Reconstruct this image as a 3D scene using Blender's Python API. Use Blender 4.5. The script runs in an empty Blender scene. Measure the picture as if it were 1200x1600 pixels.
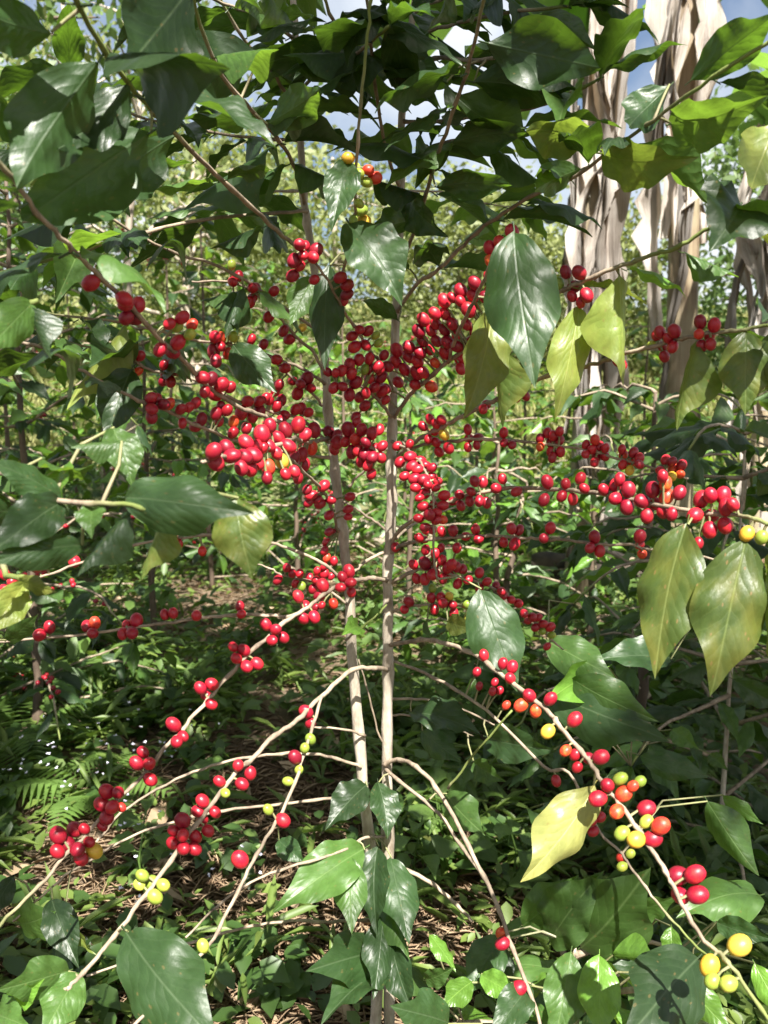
import bpy, math, random
import numpy as np
from mathutils import Vector, Matrix, noise as mnoise

random.seed(7)
rng = np.random.default_rng(11)
sc = bpy.context.scene
COL = sc.collection

# ------------------------------------------------------------------ camera
CAM_Z, PITCH, FPX = 1.10, math.radians(8.0), 1232.0
cam_d = bpy.data.cameras.new('camera')
cam = bpy.data.objects.new('camera', cam_d); COL.objects.link(cam)
cam.location = (0, 0, CAM_Z)
cam.rotation_euler = (math.pi / 2 - PITCH, 0, 0)
cam_d.sensor_fit = 'VERTICAL'; cam_d.sensor_height = 24.0
cam_d.lens = FPX / 1600 * 24.0
cam_d.clip_start = 0.02; cam_d.clip_end = 600
cam_d.dof.use_dof = True
cam_d.dof.focus_distance = 1.0
cam_d.dof.aperture_fstop = 5.6
sc.camera = cam

# ------------------------------------------------------------------ sky and sun
SUN_EL, SUN_AZ = math.radians(53), math.radians(14)   # behind the camera, a little to the right
sun_dir = Vector((math.sin(SUN_AZ) * math.cos(SUN_EL), -math.cos(SUN_AZ) * math.cos(SUN_EL), math.sin(SUN_EL)))
world = bpy.data.worlds.new('World'); sc.world = world
world.use_nodes = True
wn = world.node_tree
wn.nodes.clear()
sky = wn.nodes.new('ShaderNodeTexSky'); sky.sky_type = 'NISHITA'; sky.sun_disc = False
sky.sun_elevation = SUN_EL
sky.sun_rotation = math.atan2(sun_dir.x, sun_dir.y)
sky.air_density = 1.0; sky.dust_density = 3.5; sky.ozone_density = 0.6
bg = wn.nodes.new('ShaderNodeBackground'); bg.inputs['Strength'].default_value = 0.05
wo = wn.nodes.new('ShaderNodeOutputWorld')
wtc = wn.nodes.new('ShaderNodeTexCoord'); wnz = wn.nodes.new('ShaderNodeTexNoise'); wnz.inputs['Scale'].default_value = 3.2; wnz.inputs['Detail'].default_value = 8.0
wn.links.new(wtc.outputs['Generated'], wnz.inputs['Vector'])
wrp = wn.nodes.new('ShaderNodeMapRange'); wrp.inputs['From Min'].default_value = .40; wrp.inputs['From Max'].default_value = .64; wn.links.new(wnz.outputs[0], wrp.inputs['Value'])
wmx = wn.nodes.new('ShaderNodeMix'); wmx.data_type = 'RGBA'; wmx.inputs[7].default_value = (6.0, 6.3, 6.6, 1)
wn.links.new(wrp.outputs[0], wmx.inputs[0]); wn.links.new(sky.outputs[0], wmx.inputs[6]); wn.links.new(wmx.outputs[2], bg.inputs['Color'])
wn.links.new(bg.outputs[0], wo.inputs['Surface'])
sun_l = bpy.data.lights.new('sun', 'SUN'); sun_l.energy = 5.0; sun_l.angle = math.radians(0.53)
sun_l.color = (1.0, 0.955, 0.885)
sun = bpy.data.objects.new('sun', sun_l); COL.objects.link(sun)
sun.rotation_euler = sun_dir.to_track_quat('Z', 'Y').to_euler()
sun.location = (0, -4, 8)
sc.view_settings.view_transform = 'Standard'; sc.view_settings.look = 'None'
sc.view_settings.exposure = 1.85; sc.view_settings.gamma = 1.0
sc.view_settings.use_curve_mapping = False
sc.cycles.max_bounces = 8; sc.cycles.transparent_max_bounces = 4
sc.cycles.caustics_reflective = False; sc.cycles.caustics_refractive = False
sc.cycles.use_denoising = True

# ------------------------------------------------------------------ helpers
CP, SP = math.cos(PITCH), math.sin(PITCH)
CAM = Vector((0, 0, CAM_Z))
def P(px, py, Y):
    """the point seen at photo pixel (px, py) that stands Y metres in front of the camera"""
    u, v = (px - 600) / FPX, (800 - py) / FPX
    d = Y / (CP + v * SP)
    return Vector((d * u, Y, CAM_Z + d * (v * CP - SP)))
def ground_h(x, y):
    h = 0.03 * math.sin(1.7 * x + 0.5) * math.cos(1.3 * y)
    if y > 6.5:
        t = y - 6.5
        h += 0.17 * t * min(1.0, t / 3.0) if t < 34 else 0.17 * 34 + 0.04 * (t - 34)
        h += 0.5 * min(1, t / 10) * math.sin(0.35 * x + 0.8) * math.sin(0.23 * y)
    if x < -1.5 and y > 2:
        h += 0.05 * min(8, (-x - 1.5))
    return h
def G(px, py):
    u, v = (px - 600) / FPX, (800 - py) / FPX
    k = SP - v * CP
    d = CAM_Z / k
    return Vector((d * u, d * (CP + v * SP), 0))

class Geo:
    """vertex / face collector, built into ONE mesh"""
    def __init__(s): s.v = []; s.f = []; s.a = []; s.m = []
    def tube(s, pts, rads, sides=6, young=None, nodes=0.0, cap=True, mat=0):
        n = len(pts); b = len(s.v)
        up = Vector((0.31, 0.17, 0.93))
        for i, p in enumerate(pts):
            d = (pts[min(i + 1, n - 1)] - pts[max(i - 1, 0)])
            if d.length < 1e-9: d = Vector((0, 0, 1))
            d.normalize()
            x = d.cross(up)
            if x.length < 0.05: x = d.cross(Vector((1, 0, 0)))
            x.normalize(); y = d.cross(x)
            r = rads[i]
            for k in range(sides):
                a = 2 * math.pi * k / sides
                s.v.append(p + x * (math.cos(a) * r) + y * (math.sin(a) * r))
                s.a.append(young[i] if young else 0.0)
        for i in range(n - 1):
            for k in range(sides):
                k2 = (k + 1) % sides
                s.f.append((b + i * sides + k, b + i * sides + k2, b + (i + 1) * sides + k2, b + (i + 1) * sides + k)); s.m.append(mat)
        if cap:
            s.f.append(tuple(b + k for k in reversed(range(sides)))); s.m.append(mat)
            s.f.append(tuple(b + (n - 1) * sides + k for k in range(sides))); s.m.append(mat)
    def build(s, name, mats, parent=None, origin=None, smooth=True):
        me = bpy.data.meshes.new(name)
        o0 = origin or Vector((0, 0, 0))
        me.from_pydata([tuple(Vector(p) - o0) for p in s.v], [], s.f)
        if smooth: me.polygons.foreach_set('use_smooth', [True] * len(me.polygons))
        if not isinstance(mats, (list, tuple)): mats = [mats]
        for m in mats: me.materials.append(m)
        if len(mats) > 1 and len(s.m) == len(s.f): me.polygons.foreach_set('material_index', s.m)
        if len(s.a) == len(s.v) and s.a:
            at = me.attributes.new('young', 'FLOAT', 'POINT'); at.data.foreach_set('value', s.a)
        o = bpy.data.objects.new(name, me); COL.objects.link(o)
        if parent: o.parent = parent
        return o

def smooth_path(pts, rads, sub=5):
    """Catmull-Rom through the points"""
    out, ro = [], []
    n = len(pts)
    for i in range(n - 1):
        p0, p1, p2, p3 = pts[max(i - 1, 0)], pts[i], pts[i + 1], pts[min(i + 2, n - 1)]
        for k in range(sub):
            t = k / sub
            out.append(0.5 * ((2 * p1) + (p2 - p0) * t + (2 * p0 - 5 * p1 + 4 * p2 - p3) * t * t + (3 * p1 - p0 - 3 * p2 + p3) * t ** 3))
            ro.append(rads[i] * (1 - t) + rads[i + 1] * t)
    out.append(pts[-1]); ro.append(rads[-1])
    return out, ro

def empty(name, label, cat, loc, group=None):
    o = bpy.data.objects.new(name, None); COL.objects.link(o)
    o.location = loc; o.empty_display_size = 0.1
    o['label'] = label; o['category'] = cat
    if group: o['group'] = group
    return o
def mesh_np(name, verts, faces, mat, kind=None, smooth=False, parent=None, uv=None, origin=None):
    me = bpy.data.meshes.new(name)
    if origin is not None: verts = verts - np.array(origin)
    nv, nf, k = len(verts), len(faces), faces.shape[1]
    me.vertices.add(nv); me.vertices.foreach_set('co', verts.astype(np.float32).ravel())
    me.loops.add(nf * k); me.loops.foreach_set('vertex_index', faces.astype(np.int32).ravel())
    me.polygons.add(nf); me.polygons.foreach_set('loop_start', np.arange(0, nf * k, k, dtype=np.int32))
    if smooth: me.polygons.foreach_set('use_smooth', np.ones(nf, dtype=bool))
    me.update(calc_edges=True)
    if uv is not None:
        l = me.uv_layers.new(name='UVMap'); l.data.foreach_set('uv', uv[faces.ravel()].astype(np.float32).ravel())
    me.materials.append(mat)
    o = bpy.data.objects.new(name, me); COL.objects.link(o)
    if kind: o['kind'] = kind
    if parent: o.parent = parent
    return o

# ------------------------------------------------------------------ materials
def new_mat(name):
    m = bpy.data.materials.new(name); m.use_nodes = True
    nt = m.node_tree; nt.nodes.clear()
    return m, nt, (lambda t, **kw: _node(nt, t, kw))
def _node(nt, t, kw):
    n = nt.nodes.new(t)
    for k, v in kw.items():
        if k.startswith('i_'): n.inputs[k[2:].replace('_', ' ')].default_value = v
        else: setattr(n, k, v)
    return n
def math_node(nt, op, a, b=None, c=None, clamp=False):
    n = nt.nodes.new('ShaderNodeMath'); n.operation = op; n.use_clamp = clamp
    for i, x in enumerate((a, b, c)):
        if x is None: continue
        if isinstance(x, (int, float)): n.inputs[i].default_value = x
        else: nt.links.new(x, n.inputs[i])
    return n.outputs[0]
def mix_col(nt, fac, a, b, bt='MIX'):
    n = nt.nodes.new('ShaderNodeMix'); n.data_type = 'RGBA'; n.blend_type = bt
    for i, x in ((0, fac), (6, a), (7, b)):
        if isinstance(x, (int, float)): n.inputs[i].default_value = x
        elif isinstance(x, tuple): n.inputs[i].default_value = (*x, 1)
        else: nt.links.new(x, n.inputs[i])
    return n.outputs[2]

def leaf_material(name, base, trans, rough=0.42, tmix=0.32, spots=0.0, yellowing=0.0, vein=0.35):
    m, nt, N = new_mat(name); L = nt.links.new
    uv = N('ShaderNodeTexCoord'); sep = N('ShaderNodeSeparateXYZ'); L(uv.outputs['UV'], sep.inputs[0])
    oi = N('ShaderNodeObjectInfo')
    sh = N('ShaderNodeVectorMath', operation='ADD'); L(uv.outputs['Object'], sh.inputs[0])
    sc_ = N('ShaderNodeCombineXYZ'); L(math_node(nt, 'MULTIPLY', oi.outputs['Random'], 53.0), sc_.inputs[0]); L(math_node(nt, 'MULTIPLY', oi.outputs['Random'], 91.0), sc_.inputs[1])
    L(sc_.outputs[0], sh.inputs[1]); OC = sh.outputs[0]
    x = math_node(nt, 'ABSOLUTE', math_node(nt, 'SUBTRACT', sep.outputs[0], 0.5))
    # secondary veins leave the midrib at an angle
    vn = N('ShaderNodeTexNoise', i_Scale=4.0, i_Detail=1.0); L(OC, vn.inputs['Vector'])
    vj = math_node(nt, 'MULTIPLY', vn.outputs[0], math_node(nt, 'ADD', 1.2, oi.outputs['Random']))
    ph = math_node(nt, 'ADD', vj, math_node(nt, 'SUBTRACT', math_node(nt, 'MULTIPLY', sep.outputs[1], 9.0), math_node(nt, 'MULTIPLY', x, 6.5)))
    fr = math_node(nt, 'ABSOLUTE', math_node(nt, 'SUBTRACT', math_node(nt, 'FRACT', ph), 0.5))
    line = math_node(nt, 'SMOOTH_MIN', math_node(nt, 'MULTIPLY', fr, 2.0), 1.0, 0.1)
    sec = math_node(nt, 'SUBTRACT', 1.0, math_node(nt, 'DIVIDE', line, 0.16), clamp=True)
    mid = math_node(nt, 'SUBTRACT', 1.0, math_node(nt, 'DIVIDE', x, 0.022), clamp=True)
    veins = math_node(nt, 'MAXIMUM', math_node(nt, 'MULTIPLY', sec, 0.22), mid)
    nz = N('ShaderNodeTexNoise', i_Scale=9.0, i_Detail=4.0, i_Roughness=0.6); L(OC, nz.inputs['Vector'])
    rnd = math_node(nt, 'ADD', math_node(nt, 'MULTIPLY', oi.outputs['Random'], 0.7), 0.65)
    var = math_node(nt, 'MULTIPLY', rnd, math_node(nt, 'ADD', math_node(nt, 'MULTIPLY', nz.outputs[0], 0.7), 0.65))
    c0 = mix_col(nt, 1.0, tuple(base), var, 'MULTIPLY')
    c1 = mix_col(nt, math_node(nt, 'MULTIPLY', veins, vein), c0, tuple(min(1, 0.06 + 2.0 * b) for b in (base[0] * 1.4, base[1] * 1.15, base[2])))
    if yellowing:
        n2 = N('ShaderNodeTexNoise', i_Scale=3.0, i_Detail=3.0); L(OC, n2.inputs['Vector'])
        yf = math_node(nt, 'MULTIPLY', math_node(nt, 'SUBTRACT', n2.outputs[0], 0.42, clamp=True), 4 * yellowing, clamp=True)
        c1 = mix_col(nt, yf, c1, (0.36, 0.30, 0.06))
    if spots:
        vo = N('ShaderNodeTexVoronoi', i_Scale=9.0); L(OC, vo.inputs['Vector'])
        sp = math_node(nt, 'LESS_THAN', vo.outputs['Distance'], math_node(nt, 'MULTIPLY', nz.outputs[0], 0.26))
        sp = math_node(nt, 'MULTIPLY', sp, spots)
        c1 = mix_col(nt, sp, c1, (0.22, 0.13, 0.05))
    bmp = N('ShaderNodeBump', i_Strength=0.30, i_Distance=0.0017)
    hgt = math_node(nt, 'SUBTRACT', math_node(nt, 'MULTIPLY', math_node(nt, 'SINE', math_node(nt, 'MULTIPLY', fr, math.pi)), 0.5),
                    math_node(nt, 'MULTIPLY', mid, 0.8))
    hgt = math_node(nt, 'ADD', hgt, math_node(nt, 'MULTIPLY', nz.outputs[0], 1.3))
    L(hgt, bmp.inputs['Height'])
    pb = N('ShaderNodeBsdfPrincipled'); L(c1, pb.inputs['Base Color'])
    L(math_node(nt, 'ADD', math_node(nt, 'MULTIPLY', nz.outputs[0], 0.22), rough - 0.11), pb.inputs['Roughness'])
    pb.inputs['IOR'].default_value = 1.48
    L(bmp.outputs[0], pb.inputs['Normal'])
    tr = N('ShaderNodeBsdfTranslucent')
    tc = mix_col(nt, 1.0, tuple(trans), var, 'MULTIPLY')
    tc = mix_col(nt, math_node(nt, 'MULTIPLY', veins, 0.5), tc, tuple(t * 0.55 for t in trans))
    L(tc, tr.inputs[0]); L(bmp.outputs[0], tr.inputs['Normal'])
    mx = N('ShaderNodeMixShader'); mx.inputs[0].default_value = tmix
    L(pb.outputs[0], mx.inputs[1]); L(tr.outputs[0], mx.inputs[2])
    out = N('ShaderNodeOutputMaterial'); L(mx.outputs[0], out.inputs[0])
    return m

M = {}
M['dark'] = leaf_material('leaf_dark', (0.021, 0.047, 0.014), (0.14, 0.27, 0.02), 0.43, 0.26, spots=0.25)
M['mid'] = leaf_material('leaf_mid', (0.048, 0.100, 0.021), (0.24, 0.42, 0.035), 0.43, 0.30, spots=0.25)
M['young'] = leaf_material('leaf_young', (0.095, 0.20, 0.028), (0.34, 0.55, 0.05), 0.34, 0.35)
M['olive'] = leaf_material('leaf_olive', (0.135, 0.18, 0.035), (0.36, 0.44, 0.05), 0.42, 0.34, spots=0.4, yellowing=0.18)
M['yellow'] = leaf_material('leaf_yellow', (0.30, 0.32, 0.10), (0.5, 0.5, 0.12), 0.42, 0.30, spots=0.4, yellowing=0.3)
M['hang'] = leaf_material('leaf_ageing', (0.070, 0.112, 0.022), (0.27, 0.38, 0.04), 0.40, 0.32, spots=0.6, yellowing=0.22)
M['weed'] = leaf_material('leaf_weed', (0.080, 0.140, 0.030), (0.26, 0.40, 0.05), 0.5, 0.3, vein=0.2)

def cherry_material(name, col, col2, dark):
    m, nt, N = new_mat(name); L = nt.links.new
    tc = N('ShaderNodeTexCoord'); oi = N('ShaderNodeObjectInfo')
    sep = N('ShaderNodeSeparateXYZ'); L(tc.outputs['Object'], sep.inputs[0])
    nz = N('ShaderNodeTexNoise', i_Scale=1.1, i_Detail=2.0); 
    add = N('ShaderNodeVectorMath', operation='ADD'); L(tc.outputs['Object'], add.inputs[0])
    mul = N('ShaderNodeVectorMath', operation='SCALE'); mul.inputs['Scale'].default_value = 37.0
    cmb = N('ShaderNodeCombineXYZ'); L(oi.outputs['Random'], cmb.inputs[0]); L(oi.outputs['Random'], cmb.inputs[2])
    L(cmb.outputs[0], mul.inputs[0]); L(mul.outputs[0], add.inputs[1]); L(add.outputs[0], nz.inputs['Vector'])
    f = math_node(nt, 'MULTIPLY', math_node(nt, 'SUBTRACT', nz.outputs[0], 0.46, clamp=True), 4.0, clamp=True)
    c = mix_col(nt, f, col, col2)
    c = mix_col(nt, math_node(nt, 'MULTIPLY', oi.outputs['Random'], 0.95), c, dark)
    fine = N('ShaderNodeTexNoise', i_Scale=14.0, i_Detail=3.0); L(tc.outputs['Object'], fine.inputs['Vector'])
    sp = math_node(nt, 'GREATER_THAN', fine.outputs[0], 0.69)
    c = mix_col(nt, math_node(nt, 'MULTIPLY', sp, 0.35), c, (0.55, 0.35, 0.22))
    # navel at the free end
    nv = math_node(nt, 'GREATER_THAN', sep.outputs[2], 1.115)
    c = mix_col(nt, math_node(nt, 'MULTIPLY', nv, 0.8), c, (0.10, 0.045, 0.02))
    pb = N('ShaderNodeBsdfPrincipled'); L(c, pb.inputs['Base Color'])
    L(math_node(nt, 'MULTIPLY_ADD', nz.outputs[0], 0.3, 0.24), pb.inputs['Roughness']); pb.inputs['IOR'].default_value = 1.45
    pb.inputs['Subsurface Weight'].default_value = 0.12; pb.inputs['Subsurface Scale'].default_value = 0.003
    pb.inputs['Subsurface Radius'].default_value = (1.0, 0.25, 0.15)
    bmp = N('ShaderNodeBump', i_Strength=0.12, i_Distance=0.001); L(fine.outputs[0], bmp.inputs['Height']); L(bmp.outputs[0], pb.inputs['Normal'])
    out = N('ShaderNodeOutputMaterial'); L(pb.outputs[0], out.inputs[0])
    return m
CH = {'r': cherry_material('cherry_red', (0.42, 0.009, 0.028), (0.53, 0.030, 0.026), (0.15, 0.004, 0.016)),
      'o': cherry_material('cherry_orange', (0.56, 0.050, 0.018), (0.64, 0.17, 0.03), (0.48, 0.02, 0.02)),
      'y': cherry_material('cherry_yellow', (0.62, 0.36, 0.03), (0.60, 0.22, 0.02), (0.55, 0.40, 0.05)),
      'g': cherry_material('cherry_green', (0.30, 0.36, 0.05), (0.44, 0.42, 0.06), (0.16, 0.24, 0.03))}
CH_LABEL = {'o': 'half ripe orange red cherry', 'y': 'yellow ripening cherry', 'g': 'unripe green cherry'}

def bark_material(name, c1, c2, young=(0.15, 0.19, 0.045), scale=75, bump=0.9):
    m, nt, N = new_mat(name); L = nt.links.new
    tc = N('ShaderNodeTexCoord')
    mp = N('ShaderNodeMapping'); mp.inputs['Scale'].default_value = (1, 1, 0.3); L(tc.outputs['Object'], mp.inputs[0])
    nz = N('ShaderNodeTexNoise', i_Scale=float(scale), i_Detail=6.0, i_Roughness=0.65); L(mp.outputs[0], nz.inputs['Vector'])
    n2 = N('ShaderNodeTexNoise', i_Scale=scale * 0.2, i_Detail=3.0); L(tc.outputs['Object'], n2.inputs['Vector'])
    f = math_node(nt, 'MULTIPLY', math_node(nt, 'SUBTRACT', math_node(nt, 'ADD', math_node(nt, 'MULTIPLY', nz.outputs[0], 0.6), math_node(nt, 'MULTIPLY', n2.outputs[0], 0.4)), 0.35), 3.2, clamp=True)
    c = mix_col(nt, f, c1, c2)
    at = N('ShaderNodeAttribute', attribute_name='young')
    c = mix_col(nt, at.outputs['Fac'], c, young)
    pb = N('ShaderNodeBsdfPrincipled'); L(c, pb.inputs['Base Color']); pb.inputs['Roughness'].default_value = 0.75
    bmp = N('ShaderNodeBump', i_Strength=bump, i_Distance=0.003); L(nz.outputs[0], bmp.inputs['Height']); L(bmp.outputs[0], pb.inputs['Normal'])
    out = N('ShaderNodeOutputMaterial'); L(pb.outputs[0], out.inputs[0])
    return m
M['bark'] = bark_material('coffee_bark', (0.11, 0.08, 0.055), (0.40, 0.32, 0.23))
M['stem_bark'] = bark_material('coffee_stem_bark', (0.17, 0.13, 0.09), (0.56, 0.50, 0.40), scale=80, bump=1.0)
M['tree_bark'] = bark_material('tree_bark', (0.20, 0.16, 0.12), (0.48, 0.42, 0.34), scale=14)
M['dark_bark'] = bark_material('dark_bark', (0.05, 0.035, 0.025), (0.17, 0.12, 0.08), scale=20)
M['log_bark'] = bark_material('log_bark', (0.22, 0.17, 0.12), (0.55, 0.48, 0.38), scale=10, bump=1.0)

def ribbon_material(name, cols, rough=0.7, tmix=0.2, trans=(0.4, 0.28, 0.16)):
    """dry or green banana leaf and sheath: fibres run along v"""
    m, nt, N = new_mat(name); L = nt.links.new
    tc = N('ShaderNodeTexCoord'); mp = N('ShaderNodeMapping'); mp.inputs['Scale'].default_value = (34, 1.1, 1); L(tc.outputs['UV'], mp.inputs[0])
    oi = N('ShaderNodeObjectInfo')
    nz = N('ShaderNodeTexNoise', i_Scale=2.2, i_Detail=6.0, i_Roughness=0.7); L(mp.outputs[0], nz.inputs['Vector'])
    n2 = N('ShaderNodeTexNoise', i_Scale=4.0, i_Detail=5.0); L(tc.outputs['Object'], n2.inputs['Vector'])
    f = math_node(nt, 'ADD', math_node(nt, 'MULTIPLY', nz.outputs[0], 0.55), math_node(nt, 'MULTIPLY', n2.outputs[0], 0.45))
    cr = N('ShaderNodeValToRGB'); L(f, cr.inputs[0])
    e = cr.color_ramp.elements
    e[0].position = 0.36; e[0].color = (*cols[0], 1); e[1].position = 0.64; e[1].color = (*cols[2], 1)
    k = e.new(0.5); k.color = (*cols[1], 1)
    rn = math_node(nt, 'ADD', math_node(nt, 'MULTIPLY', oi.outputs['Random'], 0.95), 0.28)
    c = mix_col(nt, 1.0, cr.outputs[0], rn, 'MULTIPLY')
    pb = N('ShaderNodeBsdfPrincipled'); L(c, pb.inputs['Base Color']); pb.inputs['Roughness'].default_value = rough
    bmp = N('ShaderNodeBump', i_Strength=0.6, i_Distance=0.01); L(nz.outputs[0], bmp.inputs['Height']); L(bmp.outputs[0], pb.inputs['Normal'])
    tr = N('ShaderNodeBsdfTranslucent'); tr.inputs[0].default_value = (*trans, 1)
    mx = N('ShaderNodeMixShader'); mx.inputs[0].default_value = tmix
    L(pb.outputs[0], mx.inputs[1]); L(tr.outputs[0], mx.inputs[2])
    out = N('ShaderNodeOutputMaterial'); L(mx.outputs[0], out.inputs[0])
    return m
M['dry'] = ribbon_material('banana_dry_leaf', [(0.10, 0.065, 0.045), (0.46, 0.41, 0.355), (0.75, 0.72, 0.67)], 0.55)
M['sheath'] = ribbon_material('banana_sheath', [(0.16, 0.085, 0.05), (0.48, 0.38, 0.24), (0.60, 0.55, 0.38)], 0.5, 0.0)
M['banana'] = ribbon_material('banana_green_leaf', [(0.06, 0.13, 0.03), (0.09, 0.19, 0.045), (0.14, 0.25, 0.06)], 0.35, 0.35, (0.25, 0.45, 0.06))

def ground_material():
    m, nt, N = new_mat('soil'); L = nt.links.new
    tc = N('ShaderNodeTexCoord')
    n1 = N('ShaderNodeTexNoise', i_Scale=1.3, i_Detail=8.0, i_Roughness=0.65); L(tc.outputs['Object'], n1.inputs['Vector'])
    n2 = N('ShaderNodeTexNoise', i_Scale=38.0, i_Detail=6.0, i_Roughness=0.7); L(tc.outputs['Object'], n2.inputs['Vector'])
    sep = N('ShaderNodeSeparateXYZ'); L(tc.outputs['Object'], sep.inputs[0])
    soil = mix_col(nt, n2.outputs[0], (0.09, 0.062, 0.038), (0.24, 0.175, 0.11))
    grass = mix_col(nt, n2.outputs[0], (0.06, 0.09, 0.025), (0.24, 0.25, 0.10))
    f = math_node(nt, 'MULTIPLY', math_node(nt, 'SUBTRACT', sep.outputs[1], 4.5), 0.25, clamp=True)
    f = math_node(nt, 'ADD', f, math_node(nt, 'SUBTRACT', n1.outputs[0], 0.55), clamp=True)
    c = mix_col(nt, f, soil, grass)
    pb = N('ShaderNodeBsdfPrincipled'); L(c, pb.inputs['Base Color']); pb.inputs['Roughness'].default_value = 0.95
    bmp = N('ShaderNodeBump', i_Strength=0.8, i_Distance=0.03); L(n2.outputs[0], bmp.inputs['Height']); L(bmp.outputs[0], pb.inputs['Normal'])
    out = N('ShaderNodeOutputMaterial'); L(pb.outputs[0], out.inputs[0])
    return m
M['soil'] = ground_material()
def plain(name, c1, c2, rough=0.8, scale=5.0, trans=None, island=False):
    m, nt, N = new_mat(name); L = nt.links.new
    tc = N('ShaderNodeTexCoord')
    nz = N('ShaderNodeTexNoise', i_Scale=scale, i_Detail=4.0); L(tc.outputs['Object'], nz.inputs['Vector'])
    f = math_node(nt, 'MULTIPLY', math_node(nt, 'SUBTRACT', nz.outputs[0], 0.3), 2.5, clamp=True)
    if island:
        ge = N('ShaderNodeNewGeometry'); f = math_node(nt, 'MULTIPLY_ADD', f, 0.4, math_node(nt, 'MULTIPLY', ge.outputs['Random Per Island'], 0.6))
    c = mix_col(nt, f, c1, c2)
    pb = N('ShaderNodeBsdfPrincipled'); L(c, pb.inputs['Base Color']); pb.inputs['Roughness'].default_value = rough
    out = N('ShaderNodeOutputMaterial')
    if trans:
        tr = N('ShaderNodeBsdfTranslucent'); tr.inputs[0].default_value = (*trans, 1)
        mx = N('ShaderNodeMixShader'); mx.inputs[0].default_value = 0.3
        L(pb.outputs[0], mx.inputs[1]); L(tr.outputs[0], mx.inputs[2]); L(mx.outputs[0], out.inputs[0])
    else: L(pb.outputs[0], out.inputs[0])
    return m
M['straw'] = plain('straw', (0.15, 0.09, 0.05), (0.44, 0.33, 0.21), scale=23, island=True)
M['cover'] = plain('ground_cover', (0.050, 0.095, 0.020), (0.16, 0.22, 0.045), 0.5, 2.5, (0.22, 0.36, 0.05), True)
M['drygrass'] = plain('dry_grass', (0.12, 0.16, 0.045), (0.38, 0.37, 0.15), 0.8, 0.8, (0.4, 0.38, 0.12), island=True)
M['petal'] = plain('petal', (0.60, 0.58, 0.72), (0.80, 0.80, 0.84), 0.7, 30)
M['crown_a'] = plain('crown_yellow_green', (0.075, 0.11, 0.03), (0.21, 0.23, 0.075), 0.6, 1.2, (0.3, 0.36, 0.07))
M['crown_b'] = plain('crown_green', (0.045, 0.095, 0.025), (0.12, 0.18, 0.05), 0.5, 1.2, (0.18, 0.3, 0.05))
M['charcoal'] = plain('rotten_wood', (0.02, 0.016, 0.013), (0.08, 0.06, 0.045), 0.9, 12)

# ------------------------------------------------------------------ leaf meshes


def leaf_w(t):
    e = min(1, max(0, (t - .54) / .36)); e = e * e * (3 - 2 * e)
    return .5 * max(0, t) ** .75 * max(0, 1 - t) ** .92 / .3185 * (1 - .50 * e)
def leaf_mesh(name, mat, rows, half, arch, fold, wave, wf, twist, seed, curl=0.0):
    """length 1 along +Y, blade 1 wide along X (scaled to its ratio later), upper side +Z"""
    r = random.Random(seed)
    me = bpy.data.meshes.new(name)
    vs, fs, uvs = [], [], []
    ph1, ph2 = r.random() * 6.28, r.random() * 6.28
    nc = 2 * half + 1
    for i in range(rows + 1):
        t = i / rows
        w = leaf_w(t)
        z0 = arch * 4 * (t - t * t)
        side = 0.03 * math.sin(t * 3.1 + ph1)
        for j in range(nc):
            s = (j - half) / half
            x = s * w
            ph = ph1 if s < 0 else ph2
            z = z0 + fold * abs(x) - curl * x * x * 4 * (0.5 + 0.5 * t) + wave * (abs(s) ** 1.5) * math.sin(wf * t * 6.28 + ph) * min(1, w * 4)
            y = t + 0.012 * abs(s) * math.sin(9 * t + ph)
            x *= 1 + 0.016 * abs(s) * math.sin(wf * 6.28 * t + ph * 2)
            a = twist * (t - 0.3)
            vs.append((x * math.cos(a) - (z - z0) * math.sin(a) + side, y, z0 + x * math.sin(a) + (z - z0) * math.cos(a)))
            uvs.append((0.5 + s * w, t))
    for i in range(rows):
        for j in range(nc - 1):
            a = i * nc + j
            fs.append((a, a + 1, a + nc + 1, a + nc))
    # petiole
    b = len(vs)
    for (y, hw) in ((-0.07, 0.014), (0.03, 0.012)):
        for (x, z) in ((-hw, -0.004), (hw, -0.004), (0, -0.004 - hw * 1.3)):
            vs.append((x + 0.03 * math.sin(ph1), y, z)); uvs.append((0.5, 0.01))
    for k in range(3):
        fs.append((b + k, b + (k + 1) % 3, b + 3 + (k + 1) % 3, b + 3 + k))
    me.from_pydata(vs, [], fs)
    me.polygons.foreach_set('use_smooth', [True] * len(me.polygons))
    l = me.uv_layers.new(name='UVMap')
    for lp in me.loops: l.data[lp.index].uv = uvs[lp.vertex_index]
    me.materials.append(mat)
    return me
LEAF = {}
SHAPES = [(.05, .18, .026, 3.2, .10, 0.2), (.09, .28, .036, 3.6, -.18, 0.1), (.02, .12, .022, 4.1, .22, 0.5), (.12, .22, .040, 2.6, -.05, 0.3), (.07, .35, .030, 3.4, .30, 0.0)]
for k in ('dark', 'mid', 'young', 'olive', 'yellow', 'hang'):
    for q, s in enumerate(SHAPES):
        LEAF[k, q, 1] = leaf_mesh('leaf_blade', M[k], 20, 3, s[0], s[1], s[2], s[3], s[4], q * 7 + 1, s[5])
        LEAF[k, q, 0] = leaf_mesh('leaf_blade_small', M[k], 9, 2, s[0], s[1], s[2], s[3], s[4], q * 7 + 1, s[5])
for q, s in enumerate(SHAPES):
    LEAF['weed', q, 0] = leaf_mesh('weed_blade', M['weed'], 5, 1, s[0], s[1], s[2], s[3], s[4], q * 5 + 2, s[5])

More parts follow.
